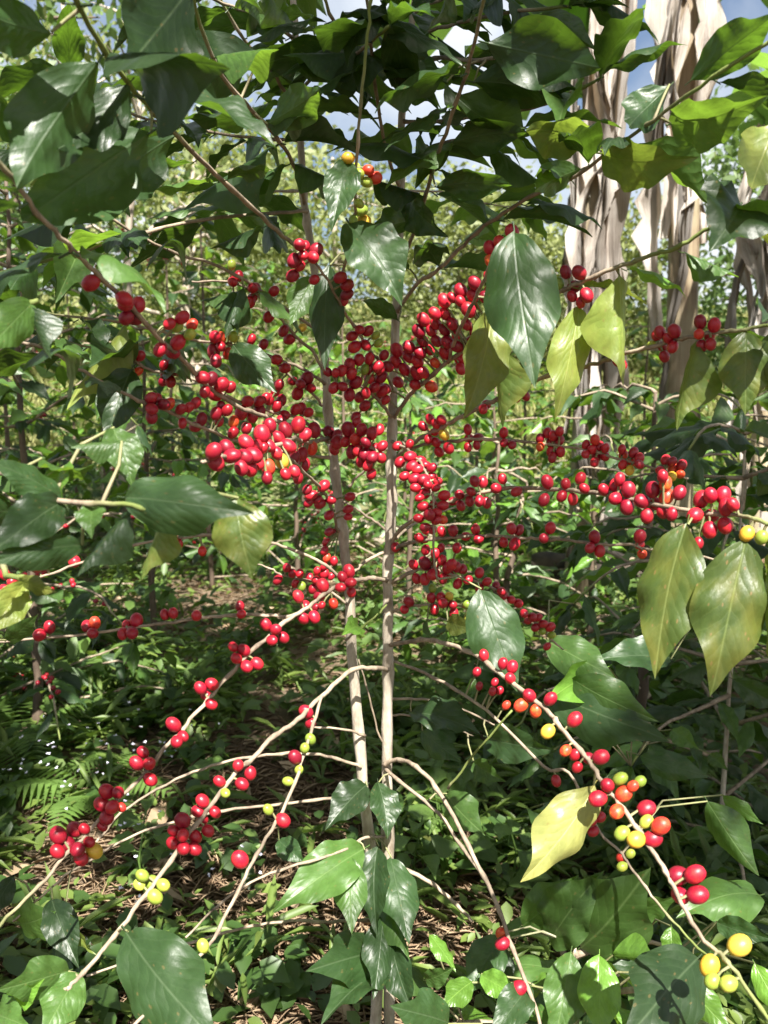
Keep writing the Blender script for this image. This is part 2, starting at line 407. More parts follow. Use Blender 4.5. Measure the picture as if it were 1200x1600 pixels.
def leaf_matrix(B, T, n, ratio):
    a = T - B; Ln = a.length; a = a / Ln
    n = n - a * n.dot(a)
    if n.length < 1e-4: n = a.orthogonal()
    n.normalize()
    x = a.cross(n)                       # right handed: x, a, n
    m = Matrix((x, a, n)).transposed().to_4x4()
    return Matrix.Translation(B) @ m @ Matrix.Diagonal((Ln * ratio, Ln, Ln * (0.5 + 0.5 * ratio / 0.42) , 1))

def seg_nearest(path, p):
    best = (1e9, None, 0)
    for i in range(len(path) - 1):
        a, b = path[i], path[i + 1]
        d = b - a; l2 = d.length_squared
        t = 0 if l2 < 1e-12 else max(0, min(1, (p - a).dot(d) / l2))
        q = a + d * t
        dd = (q - p).length
        if dd < best[0]: best = (dd, q, i + t)
    return best

class Bush:
    """a coffee bush: stems and branches (parts), leaves and cherries (sub-parts of the branches)"""
    def __init__(s, name, label, cat, base, group=None, hi=1, bark='bark'):
        s.root = empty(name, label, cat, base, group); s.base = Vector(base)
        s.br = []; s.leaves = []; s.ch = []; s.hi = hi; s.bark = M[bark]
    def branch(s, pts, r0, r1, name='branch', young=0.0, sub=5, sides=6):
        n = len(pts)
        rr = [r0 + (r1 - r0) * i / (n - 1) for i in range(n)]
        path, rads = smooth_path(pts, rr, sub)
        L = 0; pr = []; yo = []
        jit = 0.0006 if s.hi else 0.004
        for i, p in enumerate(path):
            if i: L += (path[i] - path[i - 1]).length
            bump = 1 + 0.34 * max(0, math.cos(L / 0.045 * 2 * math.pi)) ** 6
            pr.append(rads[i] * bump)
            f = i / (len(path) - 1)
            yo.append(max(0.0, min(1.0, (f - (1 - young)) / 0.15)) if young else 0.0)
            if 0 < i < len(path) - 1:
                path[i] = p + Vector((random.gauss(0, jit), random.gauss(0, jit), random.gauss(0, jit)))
        g = Geo(); g.tube(path, pr, sides, yo)
        b = dict(path=path, rad=pr, geo=g, name=name, obj=None, n=0, young=young)
        s.br.append(b); return b
    def nearest(s, p, only_branches=True):
        best = None
        for b in s.br:
            d = seg_nearest(b['path'], p)
            if best is None or d[0] < best[0][0]: best = (d, b)
        return best
    def leaf(s, B, T, n, kind='dark', ratio=0.42, b=None, q=None, stuff=False, auto=False):
        s.leaves.append(dict(B=B, T=T, n=n, k=kind, ratio=ratio, b=b, q=q, stuff=stuff, auto=auto))
    def vleaf(s, bx, by, bY, tx, ty, tY, kind='dark', roll=0, ratio=0.42, q=None, b=None):
        """leaf given by its base and tip; roll 0 shows its face to the viewer, 180 its underside"""
        B, T = P(bx, by, bY), P(tx, ty, tY)
        a = (T - B).normalized(); v = (CAM - (B + T) / 2).normalized()
        n = (v - a * v.dot(a)).normalized()
        n = Matrix.Rotation(math.radians(roll), 3, a) @ n
        s.leaf(B, T, n, kind, ratio, b, q)
    def pairs(s, b, step=0.055, start=0.25, end=1.0, Lr=(0.10, 0.15), kinds=('dark', 'dark', 'mid'), droop=(0.1, 0.8), skip=0.1, stuff=False, fwd=0.75):
        path = b['path']; tot = sum((path[i + 1] - path[i]).length for i in range(len(path) - 1))
        L = 0; nxt = tot * start; k = 0
        for i in range(len(path) - 1):
            L += (path[i + 1] - path[i]).length
            if L < nxt or L > tot * end: continue
            nxt = L + step * random.uniform(0.8, 1.25)
            p = path[i]; d = (path[i + 1] - path[i]).normalized()
            lat = d.cross(Vector((0, 0, 1)))
            if lat.length < 0.2: lat = Vector((random.gauss(0, 1), random.gauss(0, 1), 0))
            lat.normalize()
            for sg in (-1, 1):
                if random.random() < skip: continue
                dirv = (lat * sg * random.uniform(0.7, 1.1) + d * random.uniform(0.2, fwd) + Vector((0, 0, -random.uniform(*droop)))).normalized()
                ln = random.uniform(*Lr)
                n = Vector((random.gauss(0, .30), random.gauss(0, .30), 1))
                s.leaf(p + dirv * 0.008, p + dirv * ln, n, random.choice(kinds), random.uniform(0.31, 0.42), b, None, stuff, True)
        d = (path[-1] - path[-2]).normalized()
        if end >= 1.0:
            for sg in (-1, 1):
                dirv = (d + Vector((random.gauss(0, .4), random.gauss(0, .4), random.uniform(-.6, .1)))).normalized()
                s.leaf(path[-1], path[-1] + dirv * random.uniform(*Lr) * 0.8, Vector((0, 0, 1)), random.choice(kinds), 0.36, b, None, stuff, True)
    def cherries(s, b, text, push=0.0):
        b = b
        for tok in text.replace('\n', ' ').split(';'):
            w = tok.split()
            if not w: continue
            px, py, r = float(w[0]), float(w[1]), float(w[2]); k = w[3] if len(w) > 3 else 'r'
            s.ch.append(dict(px=px, py=py, r=r, k=k, b=b))
    def finish(s, max_leaf=300, max_cherry=300):
        s.leaves = [l for l in s.leaves if not (l['auto'] and sun_gap((l['B'] + l['T']) / 2, .045))]
        # cherries: depth from the branch they grow on, then moved apart along the line of sight
        if s.ch:
            pos, rad = [], []
            for c in s.ch:
                path = c['b']['path']
                bd, bq = 1e18, None
                for q in path:
                    e = q - CAM
                    zc = e.y * CP - e.z * SP
                    u = 600 + FPX * e.x / zc; v = 800 - FPX * (e.y * SP + e.z * CP) / zc
                    d = (u - c['px']) ** 2 + (v - c['py']) ** 2
                    if d < bd: bd, bq = d, q
                p = P(c['px'], c['py'], bq.y)
                r = max(0.0058, min(0.0098, c['r'] * (p - CAM).length * 0.88 / FPX))
                c['near'] = math.sqrt(bd)
                off = r * 1.15 if math.sqrt(bd) < c['r'] * 0.9 else r * 0.4
                sgn = -1 if random.random() < 0.68 else 1
                vd = (p - CAM).normalized()
                pos.append(p + vd * (sgn * off)); rad.append(r); c['vd'] = vd
            pos = np.array([tuple(p) for p in pos]); rad = np.array(rad); vd = np.array([tuple(c['vd']) for c in s.ch])
            for it in range(40):
                d = pos[:, None, :] - pos[None, :, :]
                dist = np.sqrt((d ** 2).sum(-1)) + np.eye(len(pos)) * 9
                ov = (rad[:, None] + rad[None, :]) * 0.93 - dist
                ov[ov < 0] = 0
                if ov.max() < 1e-4: break
                dz = (d * vd[:, None, :]).sum(-1)
                sg = np.where(dz > 0, 1.0, -1.0); sg = np.triu(sg, 1); sg = sg - sg.T
                lateral = np.where(dist[..., None] > 1e-6, d / dist[..., None], 0)
                mv = (ov * sg).sum(1)
                pos = pos + vd * np.clip(mv, -0.006, 0.006)[:, None] * 0.45 + (lateral * ov[..., None]).sum(1) * 0.12
            for i, c in enumerate(s.ch):
                c['p'] = Vector(pos[i]); c['rr'] = float(rad[i])
                dn, q, ii = seg_nearest(c['b']['path'], c['p'])
                c['dir'] = (c['p'] - q)
                if c['dir'].length < 1e-5: c['dir'] = Vector((0, -1, 0))
                g = c['b']['geo']
                g.tube([q, q + (c['p'] - q) * 0.5 + Vector((0, 0, 0.002)), c['p'] - c['dir'].normalized() * c['rr'] * 0.8], [0.0016, 0.0013, 0.0016], 4, [0.4, 0.6, 0.8], cap=False)
        for lf in s.leaves:
            if lf['b'] is None:
                (dn, q, ii), b = s.nearest(lf['B']); lf['b'] = b
            else:
                dn, q, ii = seg_nearest(lf['b']['path'], lf['B'])
            if dn > 0.012:
                a = (lf['T'] - lf['B']).normalized()
                mid = (q + lf['B']) / 2 - a * 0.1 * dn + Vector((0, 0, 0.08 * dn))
                lf['b']['geo'].tube([q, mid, lf['B']], [0.0016, 0.0013, 0.0012], 5, [0.2, 0.5, 0.7], cap=False)
        for b in s.br:
            b['obj'] = b['geo'].build(b['name'], (M['stem_bark'] if s.hi else M['dark_bark']) if b['name'] == 'stem' else s.bark, s.root, s.base)
        # leaves
        def size(lf): return -(lf['T'] - lf['B']).length / max(0.2, ((lf['T'] + lf['B']) / 2 - CAM).length)
        single = sorted([l for l in s.leaves if not l['stuff']], key=size)
        rest = [l for l in s.leaves if l['stuff']] + single[max_leaf:]
        for lf in single[:max_leaf]:
            q = lf['q'] if lf['q'] is not None else random.randrange(len(SHAPES))
            o = bpy.data.objects.new('leaf', LEAF[lf['k'], q, s.hi]); COL.objects.link(o)
            o.parent = lf['b']['obj']
            o.matrix_local = Matrix.Translation(-s.base) @ leaf_matrix(lf['B'], lf['T'], lf['n'], lf['ratio'])
            if lf['k'] == 'yellow': o['label'] = 'yellowed leaf'
        if rest: leaf_mass('foliage', rest, s.root, s.base)
        # cherries
        order = sorted(range(len(s.ch)), key=lambda i: (s.ch[i]['k'] == 'r', -s.ch[i]['r']))
        keep = set(order[:max_cherry])
        massv, massf = [], []
        for i, c in enumerate(s.ch):
            rot = c['dir'].to_track_quat('Z', 'Y').to_matrix().to_4x4()
            sq = random.uniform(0.88, 1.0)
            mt = Matrix.Translation(c['p'] - s.base) @ rot @ Matrix.Rotation(random.random() * 6.28, 4, 'Z') @ Matrix.Diagonal((c['rr'] * sq, c['rr'], c['rr'], 1))
            if i in keep:
                o = bpy.data.objects.new('cherry', CHERRY[c['k']]); COL.objects.link(o)
                o.parent = c['b']['obj']; o.matrix_local = mt
                if c['k'] in CH_LABEL: o['label'] = CH_LABEL[c['k']]
            else:
                off = len(massv)
                massv += [tuple(mt @ Vector(v)) for v in CH_V]; massf += [tuple(off + k for k in f) for f in CH_F]
        if massv:
            me = bpy.data.meshes.new('cherries'); me.from_pydata(massv, [], massf)
            me.polygons.foreach_set('use_smooth', [True] * len(me.polygons)); me.materials.append(M['cherry_mass'])
            o = bpy.data.objects.new('cherries', me); COL.objects.link(o); o.parent = s.root; o['kind'] = 'stuff'
        return s.root

# template for masses of leaves
def leaf_mass(name, leaves, parent, base, kindmat=None):
    groups = {}
    for lf in leaves: groups.setdefault('x', []).append(lf)
    me0 = [LEAF['mid', q, 0] for q in range(len(SHAPES))]
    tv = [np.array([v.co[:] for v in m.vertices]) for m in me0]
    tf = [np.array([p.vertices[:] for p in m.polygons]) for m in me0]
    tu = []
    for m in me0:
        u = np.zeros((len(m.vertices), 2))
        for lp in m.loops: u[lp.vertex_index] = m.uv_layers[0].data[lp.index].uv[:]
        tu.append(u)
    V, F, U = [], [], []; off = 0
    for lf in leaves:
        q = random.randrange(len(SHAPES))
        mt = np.array(leaf_matrix(lf['B'], lf['T'], lf['n'], lf['ratio']))
        v = tv[q] @ mt[:3, :3].T + mt[:3, 3]
        V.append(v); F.append(tf[q] + off); U.append(tu[q]); off += len(v)
    o = mesh_np(name, np.concatenate(V), np.concatenate(F), kindmat or M['mid'], 'stuff', True, parent, np.concatenate(U), tuple(base))
    return o

# cherry mesh: slightly oval, a small navel at the free end
def cherry_mesh(name, mat):
    seg, ring = 14, 9
    vs, fs = [(0, 0, -1.10)], []
    for i in range(1, ring):
        th = math.pi * i / ring
        for k in range(seg):
            a = 2 * math.pi * k / seg
            vs.append((0.95 * math.sin(th) * math.cos(a), 0.95 * math.sin(th) * math.sin(a), -1.15 * math.cos(th)))
    vs.append((0, 0, 1.09))
    for k in range(seg):
        fs.append((0, 1 + (k + 1) % seg, 1 + k))
        for i in range(ring - 2):
            a = 1 + i * seg
            fs.append((a + k, a + (k + 1) % seg, a + seg + (k + 1) % seg, a + seg + k))
        fs.append((len(vs) - 1, 1 + (ring - 2) * seg + k, 1 + (ring - 2) * seg + (k + 1) % seg))
    me = bpy.data.meshes.new(name); me.from_pydata(vs, [], fs)
    me.polygons.foreach_set('use_smooth', [True] * len(me.polygons)); me.materials.append(mat)
    return me, vs, fs
CHERRY = {}
for k in CH: CHERRY[k], CH_V, CH_F = cherry_mesh('cherry_' + k, CH[k])
M['cherry_mass'] = plain('cherry_red_many', (0.20, 0.005, 0.016), (0.48, 0.015, 0.026), 0.36, 40, None, True)

# ------------------------------------------------------------------ ground
ys = np.concatenate([np.linspace(-6, 8, 113), np.linspace(8.3, 45, 90), np.linspace(47, 200, 30)])
xs = np.concatenate([np.linspace(-120, -12, 25), np.linspace(-11, 11, 120), np.linspace(12, 120, 25)])
gv = np.array([(x, y, ground_h(x, y)) for y in ys for x in xs])
nx = len(xs)
gf = np.array([(j * nx + i, j * nx + i + 1, (j + 1) * nx + i + 1, (j + 1) * nx + i) for j in range(len(ys) - 1) for i in range(nx - 1)])
mesh_np('ground', gv, gf, M['soil'], 'structure', True)


# places that stand in full sun in the photograph: the crowns overhead leave gaps for them
SUNLIT = [P(*t) for t in ((605, 920, 1.15), (605, 1000, 1.15), (604, 1120, 1.15), (550, 1000, 1.12), (560, 1120, 1.12), (430, 690, .85), (350, 710, .75), (470, 670, 1.0), (700, 500, 1.0), (730, 470, .95), (650, 600, 1.05), (1040, 900, .71), (1040, 980, .7),
    (1120, 920, .69), (1120, 1010, .68), (1110, 800, .73), (1040, 770, .78), (965, 770, .84), (560, 690, 1.05), (530, 680, 1.06), (870, 1290, .76), (840, 1330, .75), (1075, 1385, .65), (1010, 1290, .69), (960, 1410, .95), (880, 1410, .98), (780, 1410, .95), (740, 1340, .96), (820, 1530, .85),
    (540, 1400, 1.0), (500, 1380, 1.0), (120, 1310, .8), (280, 1300, .85), (170, 1250, .83), (240, 1380, .79), (300, 770, .53), (390, 840, .56), (790, 385, .8), (750, 560, .87), (760, 600, .87), (885, 570, .88), (1165, 580, .76), (1145, 1310, .96), (790, 990, .95), (800, 1050, .93), (200, 1440, .74),
    (940, 1560, .84), (1090, 1560, .8), (475, 470, .96), (530, 300, .86), (340, 600, .92), (190, 470, .72), (200, 740, .61), (30, 510, .58), (500, 900, 1.03), (545, 890, 1.05), (640, 690, 1.1), (780, 1040, .9), (860, 1100, .83),
    (920, 620, 4.0), (1050, 60, 4.1), (1050, 150, 4.1), (960, 400, 4.0), (950, 150, 4.0), (750, 700, 2.7), (430, 760, 3.5), (880, 680, 3.1), (300, 440, 3.4), (980, 1000, 1.4), (940, 1090, 1.25), (270, 1510, .7), (240, 1560, .68), (100, 1580, .7), (50, 1530, .7), (540, 1260, 1.08), (600, 1270, 1.08), (1130, 1560, .8), (1010, 1560, .72), (690, 1480, .94), (150, 1250, .83), (310, 1090, .95), (1040, 540, .82), (210, 490, .73))]
SUNLIT += [Vector((G(*t).x, G(*t).y, .12)) for t in ((410, 930), (400, 970), (440, 1370), (500, 1450), (330, 1340), (570, 840), (80, 1110), (300, 1450), (230, 1290), (560, 1010), (150, 1200), (60, 1350), (180, 1330), (100, 1450), (300, 1180), (100, 1250), (200, 1230), (50, 1170), (350, 1250), (220, 1450), (60, 1290), (420, 1180), (20, 1450), (280, 1340), (140, 1150), (220, 1090), (30, 1080), (460, 1100), (640, 1330), (700, 1370))]
def sun_gap(c, r):
    for k in SUNLIT:
        v = c - k; t = v.dot(sun_dir)
        if t > .08 and (v - sun_dir * t).length < r: return True
    return False

# ================================================================== the coffee bush in the middle
base = P(606, 1640, 1.15); base.z = ground_h(base.x, base.y)
B = Bush('coffee_bush', 'two stemmed coffee bush heavy with red cherries, filling the middle of the picture', 'coffee bush', base)
def path(txt):
    """'x y Y; x y Y; ...' photo pixels and metres from the camera; a missing Y is interpolated"""
    rows = [list(map(float, t.split())) for t in txt.split(';') if t.strip()]
    known = [(i, r[2]) for i, r in enumerate(rows) if len(r) > 2]
    return [P(r[0], r[1], float(np.interp(i, [k[0] for k in known], [k[1] for k in known]))) for i, r in enumerate(rows)]
def br(txt, r0=3.2, r1=1.6, young=0.0, name='branch', sides=6):
    return B.branch(path(txt), r0 * .00085, r1 * .0009, name, young, 5, sides)

stem_r = B.branch([base + Vector((0, 0, -0.03))] + path('608 1500 1.15;607 1380;604 1200;606 1050;606 900;612 780;613 650;618 520;622 400;626 300;628 180;640 60;652 -60;650 -200;655 -420 1.15'), .0094, .0036, 'stem', 0, 5, 9)
stem_l = B.branch([base + Vector((-.03, 0.01, -0.03))] + path('592 1500 1.13;584 1380;567 1220;553 1050;546 930;535 830;524 740;515 660;506 560;498 470;485 380;474 300;468 180;462 60;455 -60;458 -200;450 -400 1.2'), .0094, .0034, 'stem', 0, 5, 9)

# ---- right hand branches
r1 = br('612 850 1.15;622 832 1.13;650 810;700 785;740 772;800 763 1.0;870 765;930 770 .86;990 782;1060 795 .76;1110 803;1150 805 .72;1180 812;1225 825 .68', 3.6, 2.0, .18)
B.cherries(r1, '''708 783 9;720 790 9;734 783 9;718 773 9;736 768 9;743 752 10;753 753 10;750 783 10;759 785 10;775 763 10;785 748 9;807 768 10;
855 753 12;850 781 11;884 756 9;878 775 10;895 780 10;907 747 10;913 763 9;943 765 10;962 758 12;968 749 11;982 765 13;962 779 12;980 792 13;1003 783 13;1020 765 13;
1039 755 12 o;1036 746 10;1042 775 13 o;1061 770 12;1025 787 12;1011 806 12;1035 800 11;1050 803 11;1096 780 14;1111 774 12;1129 774 13;1136 791 14;1143 789 11;1086 805 14;1112 805 13;1109 828 13;1133 821 13;1091 849 9;1167 834 12 y;1190 840 11 g''')
r2 = br('606 868 1.15;627 852 1.13;662 844;700 841;735 838 1.07;775 838;815 840;852 842 1.0;900 846;945 851 .96;987 852;1007 857;1050 862;1090 867 .92;1130 880 .9', 3.2, 1.6)
B.cherries(r2, '''618 855 9;655 840 9;664 843 8;665 827 9;690 830 9;708 829 10;728 838 9;743 827 9;748 842 9;714 856 9;800 826 10;810 828 10;787 847 9;804 850 11;860 825 10;850 841 10;
929 839 11;922 856 10;937 861 10;1000 839 11;1000 851 9;1003 864 9 o''')
r3 = br('614 722 1.15;632 702 1.12;662 682 1.08;690 668 1.05;710 657;750 636;775 624 1.0;825 600;879 580 .93;923 571;952 560;996 548 .85;1048 533;1077 526 .8;1121 519;1156 516;1191 510 .76;1240 500 .74', 3.6, 1.8, .2)
B.cherries(r3, '''672 655 9;661 666 9;690 656 9;681 662 9;679 675 8;694 679 10 y;669 686 8;681 691 9;701 700 10;686 706 9;
1032 520 10;1053 518 11;1044 527 9;1035 541 9;1051 542 10;1038 557 9;1026 524 8;1020 538 7 g;1094 503 11;1116 508 11;1092 522 9 o;1109 525 10;1098 540 9;1109 538 8;962 550 8;965 565 8;972 570 7;876 571 6;
801 591 10;790 595 9;796 607 10;812 604 10;807 619 10;821 619 8;760 632 9;755 639 9''')
r3b = br('640 702 1.12;662 695 1.1;705 689 1.06;755 686 1.03;800 688;850 694 1.0;900 700;950 712 .96;1010 729 .93;1050 740 .92;1075 748 .92', 2.8, 1.5)
B.cherries(r3b, '''731 671 9;733 685 9;747 685 10;731 699 8;745 695 8;787 676 9;788 692 8;800 695 8;844 685 8;856 677 9;865 680 9;873 675 8;860 692 9;874 688 9;862 706 10;863 714 9;876 706 9;844 698 7 o;
916 695 8;930 688 9 o;936 697 9;945 700 8;924 703 9;916 709 8;932 713 9;945 713 9;929 722 8;972 702 8;974 711 9 o;990 707 9;999 717 9;999 725 9;987 722 8 o;973 726 8;984 735 8 y;1041 719 9;1049 721 8;1065 727 9;1052 732 10 o;1031 735 8;1051 744 9 y;1062 741 8 o;1035 745 8''')
r4 = br('614 655 1.15;640 617 1.1;662 597;705 562 1.02;735 540;790 505 .94;850 469;879 454;915 438 .87;952 422;987 409;1025 396 .82;1060 387;1098 361;1130 345 .77;1171 329;1230 300 .72', 3.6, 1.9, .45)
B.cherries(r4, '''661 501 12;681 506 10;707 506 11;729 507 10;732 484 13;742 442 12;720 455 12;739 462 11;759 464 11;694 470 12;706 465 9;720 470 10;680 490 11;695 490 11;655 517 12;674 517 10;660 532 11;695 515 11;700 535 12;714 525 10;714 540 11;724 537 10;696 551 12;742 520 10;682 533 10;721 562 12;720 576 10;735 533 9;
766 388 12;781 379 11 o;800 362 12;766 407 10 o;764 432 10;764 455 9;620 547 12;639 542 11;657 550 11;639 557 12;652 564 11;617 566 11;632 577 11;671 547 9;680 567 9 o;652 582 13;661 582 11;649 601 10;674 604 11 o;622 597 10;607 572 10;602 607 10;596 617 9;
884 425 11;905 426 12;897 448 12;916 462 12;873 443 10 g;894 463 9;908 472 8''')
br('700 566 1.02;712 530 .97;735 480 .9;755 440 .86;772 400 .83;800 365 .8', 2.6, 1.6)
mid = br('611 650 1.14;585 618 1.08;555 602 1.02;525 597 1.0', 3.0, 1.6)
B.cherries(mid, '''546 572 11;535 580 10;547 582 10;512 581 7;526 582 8;561 562 10;577 560 10;570 577 9 g;581 577 10;592 577 9;577 590 10;555 597 12;546 617 11;522 606 10;571 614 10;570 634 10;556 651 9;587 600 11;595 590 11;597 610 11;590 575 10;600 555 9;585 605 10;602 625 9;563 620 10;535 604 9''')
mid2 = br('614 610 1.14;597 570 1.08;575 545 1.02;558 515;540 490 .97;525 462 .93;500 420 .9;470 392 .88', 2.8, 1.4)
B.cherries(mid2, '''550 525 10;554 542 11;571 539 10;575 517 10;562 515 9;587 524 8 g;591 536 8 g;532 434 11;542 445 11;542 460 11;537 470 9;469 385 11;461 407 12;492 392 12;487 400 11;457 431 11;491 437 8;478 385 9;475 398 9;468 415 9''')
r5 = br('613 690 1.14;640 705 1.06;662 730 1.02;675 770 1.0;678 820 .98;678 870;684 905 .97', 2.6, 1.4)
B.cherries(r5, '''621 697 9;640 694 8;625 722 10;641 714 11;644 729 11;659 721 10;665 726 9;652 735 10;675 731 9;632 744 9;649 747 11;662 750 11;675 745 10;649 762 9;681 762 8;662 772 12;694 774 10;661 791 10;677 789 9;692 790 10;654 810 9;672 805 11;682 802 9;691 812 9 o;681 812 9;664 824 9;676 829 8;668 757 9;684 752 8;656 778 8''')
r5b = br('608 912 1.15;637 897 1.13;660 890;690 893 1.1;720 902;750 910;790 930 1.1;830 968;860 998 1.12;880 1015 1.13', 3.4, 1.4)
B.cherries(r5b, '''665 859 9;680 865 9;689 856 8;714 856 9;664 880 12;646 882 9;682 880 9;691 877 9;704 884 11;722 889 9;679 892 11;749 895 9;702 885 10;712 886 9;677 897 12;651 904 9;664 905 10;692 904 9;701 897 10;715 912 9;731 906 10;761 909 9;775 915 8;749 919 8;784 925 9;799 937 8;809 942 9;787 930 8;820 959 8;832 964 9;841 967 8;845 974 8;840 979 8;859 980 9;847 985 7 g;862 992 7 g;855 1010 7;825 970 7''')
r6 = br('609 958 1.15;630 950;665 945 1.13;700 945 1.12;735 950 1.12', 2.6, 1.4)
B.cherries(r6, '''639 940 10;632 952 9;674 934 9;689 934 9;692 942 10;702 932 8 y;707 945 9;709 958 9;679 952 9;730 945 9 g;731 965 8 g;676 919 8 g''')
r7 = br('606 1008 1.15;657 1000 1.08;682 1002;712 1010 .98;745 1025;775 1047 .9;807 1070;837 1095 .83;865 1120;873 1132;908 1173 .78;937 1214;967 1255 .73;996 1293;1025 1337 .69;1048 1377;1070 1420 .66;1100 1470;1125 1490 .64;1150 1520;1200 1590 .61;1245 1650 .6', 3.8, 1.9, .2)
B.cherries(r7, '''756 1024 10;786 1037 10;800 1042 11;797 1060 10;827 1087 12;814 1102 12 o;837 1111 11 o;860 1092 12;898 1124 13;856 1143 12 y;884 1173 10 o;898 1179 10;920 1185 12;939 1183 13;902 1199 9;949 1227 12;969 1217 12 g;975 1240 13 o;988 1229 9 o;934 1248 14;964 1268 12 o;1000 1221 7 g;1010 1264 14;1010 1283 11 g;1032 1291 14 o;1020 1310 14;994 1312 14 y;972 1302 12 g;1060 1369 15;1086 1366 15;1063 1398 15;1090 1398 15;1155 1477 18 y;1109 1510 15 y;1113 1532 11 g;1138 1537 12 g''')
r8 = br('606 1030 1.16;680 1060 1.1;760 1110 1.03;850 1197 .97;888 1208;937 1299 .93;967 1328;987 1357 .9;1013 1392;1040 1427;1075 1465 .82;1112 1500 .78', 2.8, 1.4, .25)
B.cherries(r8, '''869 1220 9;910 1289 9;924 1280 9;936 1275 9;929 1267 9;927 1299 9;920 1270 8;970 1340 8 o;985 1334 7 g;972 1354 8 g;745 1050 8;749 1072 7;773 1066 7;770 1080 7;780 1079 7;791 1102 8 o''')
br('700 1232 1.0;740 1180 .98;800 1110 .95', 2.0, 1.6, 1.0)
r10 = br('600 1195 1.14;622 1187 1.12;650 1198;690 1243 1.03;740 1338 .96;775 1410;800 1480 .88;832 1562 .84;850 1620 .82', 4.0, 2.4)
B.cherries(r10, '784 1459 10 o;785 1474 11;810 1544 12')
br('603 1203 1.14;630 1225;685 1272 1.05;730 1335;766 1385 .95', 3.4, 2.2)
br('607 1350 1.15;625 1355;675 1380 1.1;715 1415;738 1440 1.06', 4.5, 2.4)
br('606 1092 1.15;650 1092;700 1100 1.15;770 1130 1.15;800 1150 1.15', 2.6, 1.2)
br('607 1118 1.15;640 1118;690 1128 1.18;740 1150 1.2', 2.2, 1.0)
br('618 842 1.14;640 823 1.17;690 800 1.25;760 780 1.35', 2.6, 1.2)
br('545 760 1.13;562 742 1.12;590 716 1.1;604 700 1.1', 2.4, 1.6)
l12 = br('610 842 1.15;595 822 1.15;570 805;550 792 1.14;530 780 1.16', 2.6, 1.6)

top = br('507 575 1.14;520 500 1.08;540 410 1.0;553 350 .94;556 300 .9;560 200 .86;570 90 .82;580 0 .79;590 -60 .77', 2.6, 1.5, .4)
B.cherries(top, '544 247 10 y;575 266 9 o;586 278 11 o;562 271 7 g;565 329 10 g;569 346 11 y;552 344 7 g;566 366 7 g;556 262 7 g;561 318 7 g;573 285 7 g')
B.pairs(top, step=.06, start=.62, Lr=(.09, .13))
# ---- left hand branches
l1 = br('517 682 1.12;507 686 1.08;477 691 1.0;460 685;420 700 .84;380 708;340 716 .72;315 722 .7', 3.6, 2.0)
B.cherries(l1, '''466 664 14;491 672 13;477 680 12;409 679 16;434 684 13;446 672 14;421 697 12;450 697 14;440 720 13 y;472 710 12;419 731 14 o;460 715 11;487 700 12 o;475 726 12;460 737 11;466 747 10;446 741 10;417 746 11;386 692 14;400 697 11;396 712 15;382 714 14;362 712 15;355 700 14;334 706 15;337 722 15;377 731 13;392 732 13;422 665 12;410 700 10;405 725 10;432 708 11''')
l1b = br('515 690 1.12;537 685 1.06;560 690 1.02;590 705 1.0', 3.4, 2.0)
B.cherries(l1b, '''514 675 11;527 691 13;544 671 13;565 672 11;557 687 12 o;572 691 11;550 706 12;527 680 10;582 677 11;591 672 10;587 700 11;570 710 11;565 720 11;582 715 11;580 740 10;522 702 10;595 715 10;575 727 10;597 697 10;557 660 9;540 690 10;560 704 10''')
l2 = br('511 672 1.12;470 668 1.06;430 656 1.0;380 638 .95;332 610 .9;285 562 .82;250 530 .78;210 485 .73;177 452 .7;130 406 .66;100 377 .63;60 335 .6;20 280 .57;-30 220 .54', 3.4, 1.9, .1)
B.cherries(l2, '''142 442 14;194 467 14;196 477 12;216 476 13;209 497 14;197 496 12;285 496 12;300 508 10 o;265 506 10;277 510 10 g;297 522 8 g;278 535 13;250 546 12;270 551 12;330 592 12;346 601 13;336 617 13;360 605 10;317 590 12;320 612 10''')
l3 = br('514 715 1.12;460 708 1.05;420 700;360 686 .95;300 661 .88;262 642;230 631 .82;200 617;175 605 .78;130 580 .75;80 550 .72;20 530 .7', 3.0, 1.6)
B.cherries(l3, '''236 622 10;246 625 10;237 639 11;254 631 11;265 631 10 o;237 651 11;284 639 10;295 636 9;285 661 9;305 630 10;315 655 11;305 667 10;365 659 10 o;339 647 11;354 641 10;345 635 9;342 657 9;364 676 10;385 669 10''')
l4 = br('512 690 1.12;470 655 1.08;430 645 1.05;370 625 1.0;300 592 .95;240 580 .92;205 562 .9;150 545 .88;90 530 .86', 2.8, 1.4)
B.cherries(l4, '''387 627 11;405 627 10;377 645 12;405 642 11;395 650 11;422 625 10;432 632 10;439 626 10;436 602 9;431 610 9;415 622 9;444 649 10;462 640 10;472 639 10;481 644 9;440 657 10;420 660 11;187 554 10 o;202 550 10;219 556 9;199 569 10;189 574 9;216 580 8 o;256 570 9;267 570 9;277 577 10;257 586 8;255 595 8;266 596 10''')
l5 = br('508 600 1.13;470 575 1.1;430 560 1.08;370 540 1.03;310 532 1.0;240 515 .96;200 505 .93;110 495 .88;60 487 .85', 2.8, 1.4, .15)
B.cherries(l5, '337 527 11;344 529 10 o;364 527 10 g;335 550 13;356 552 10 o;337 562 11;370 562 9;393 530 9;412 538 9;344 541 9')
l6 = br('507 585 1.13;490 550 1.12;462 525 1.1;440 500 1.08;420 480;390 452 1.05;355 440 1.03;300 440 1.0', 2.8, 1.4)
B.cherries(l6, '364 440 9;372 432 9;362 414 8 g;395 450 10;392 470 10;368 435 8;400 450 9;393 468 9;428 455 9;430 482 10;420 495 10;443 517 10;452 530 10;472 512 8 y')
l6b = br('503 633 1.12;490 617 1.1;450 585 1.08;425 560 1.05', 2.6, 1.5)
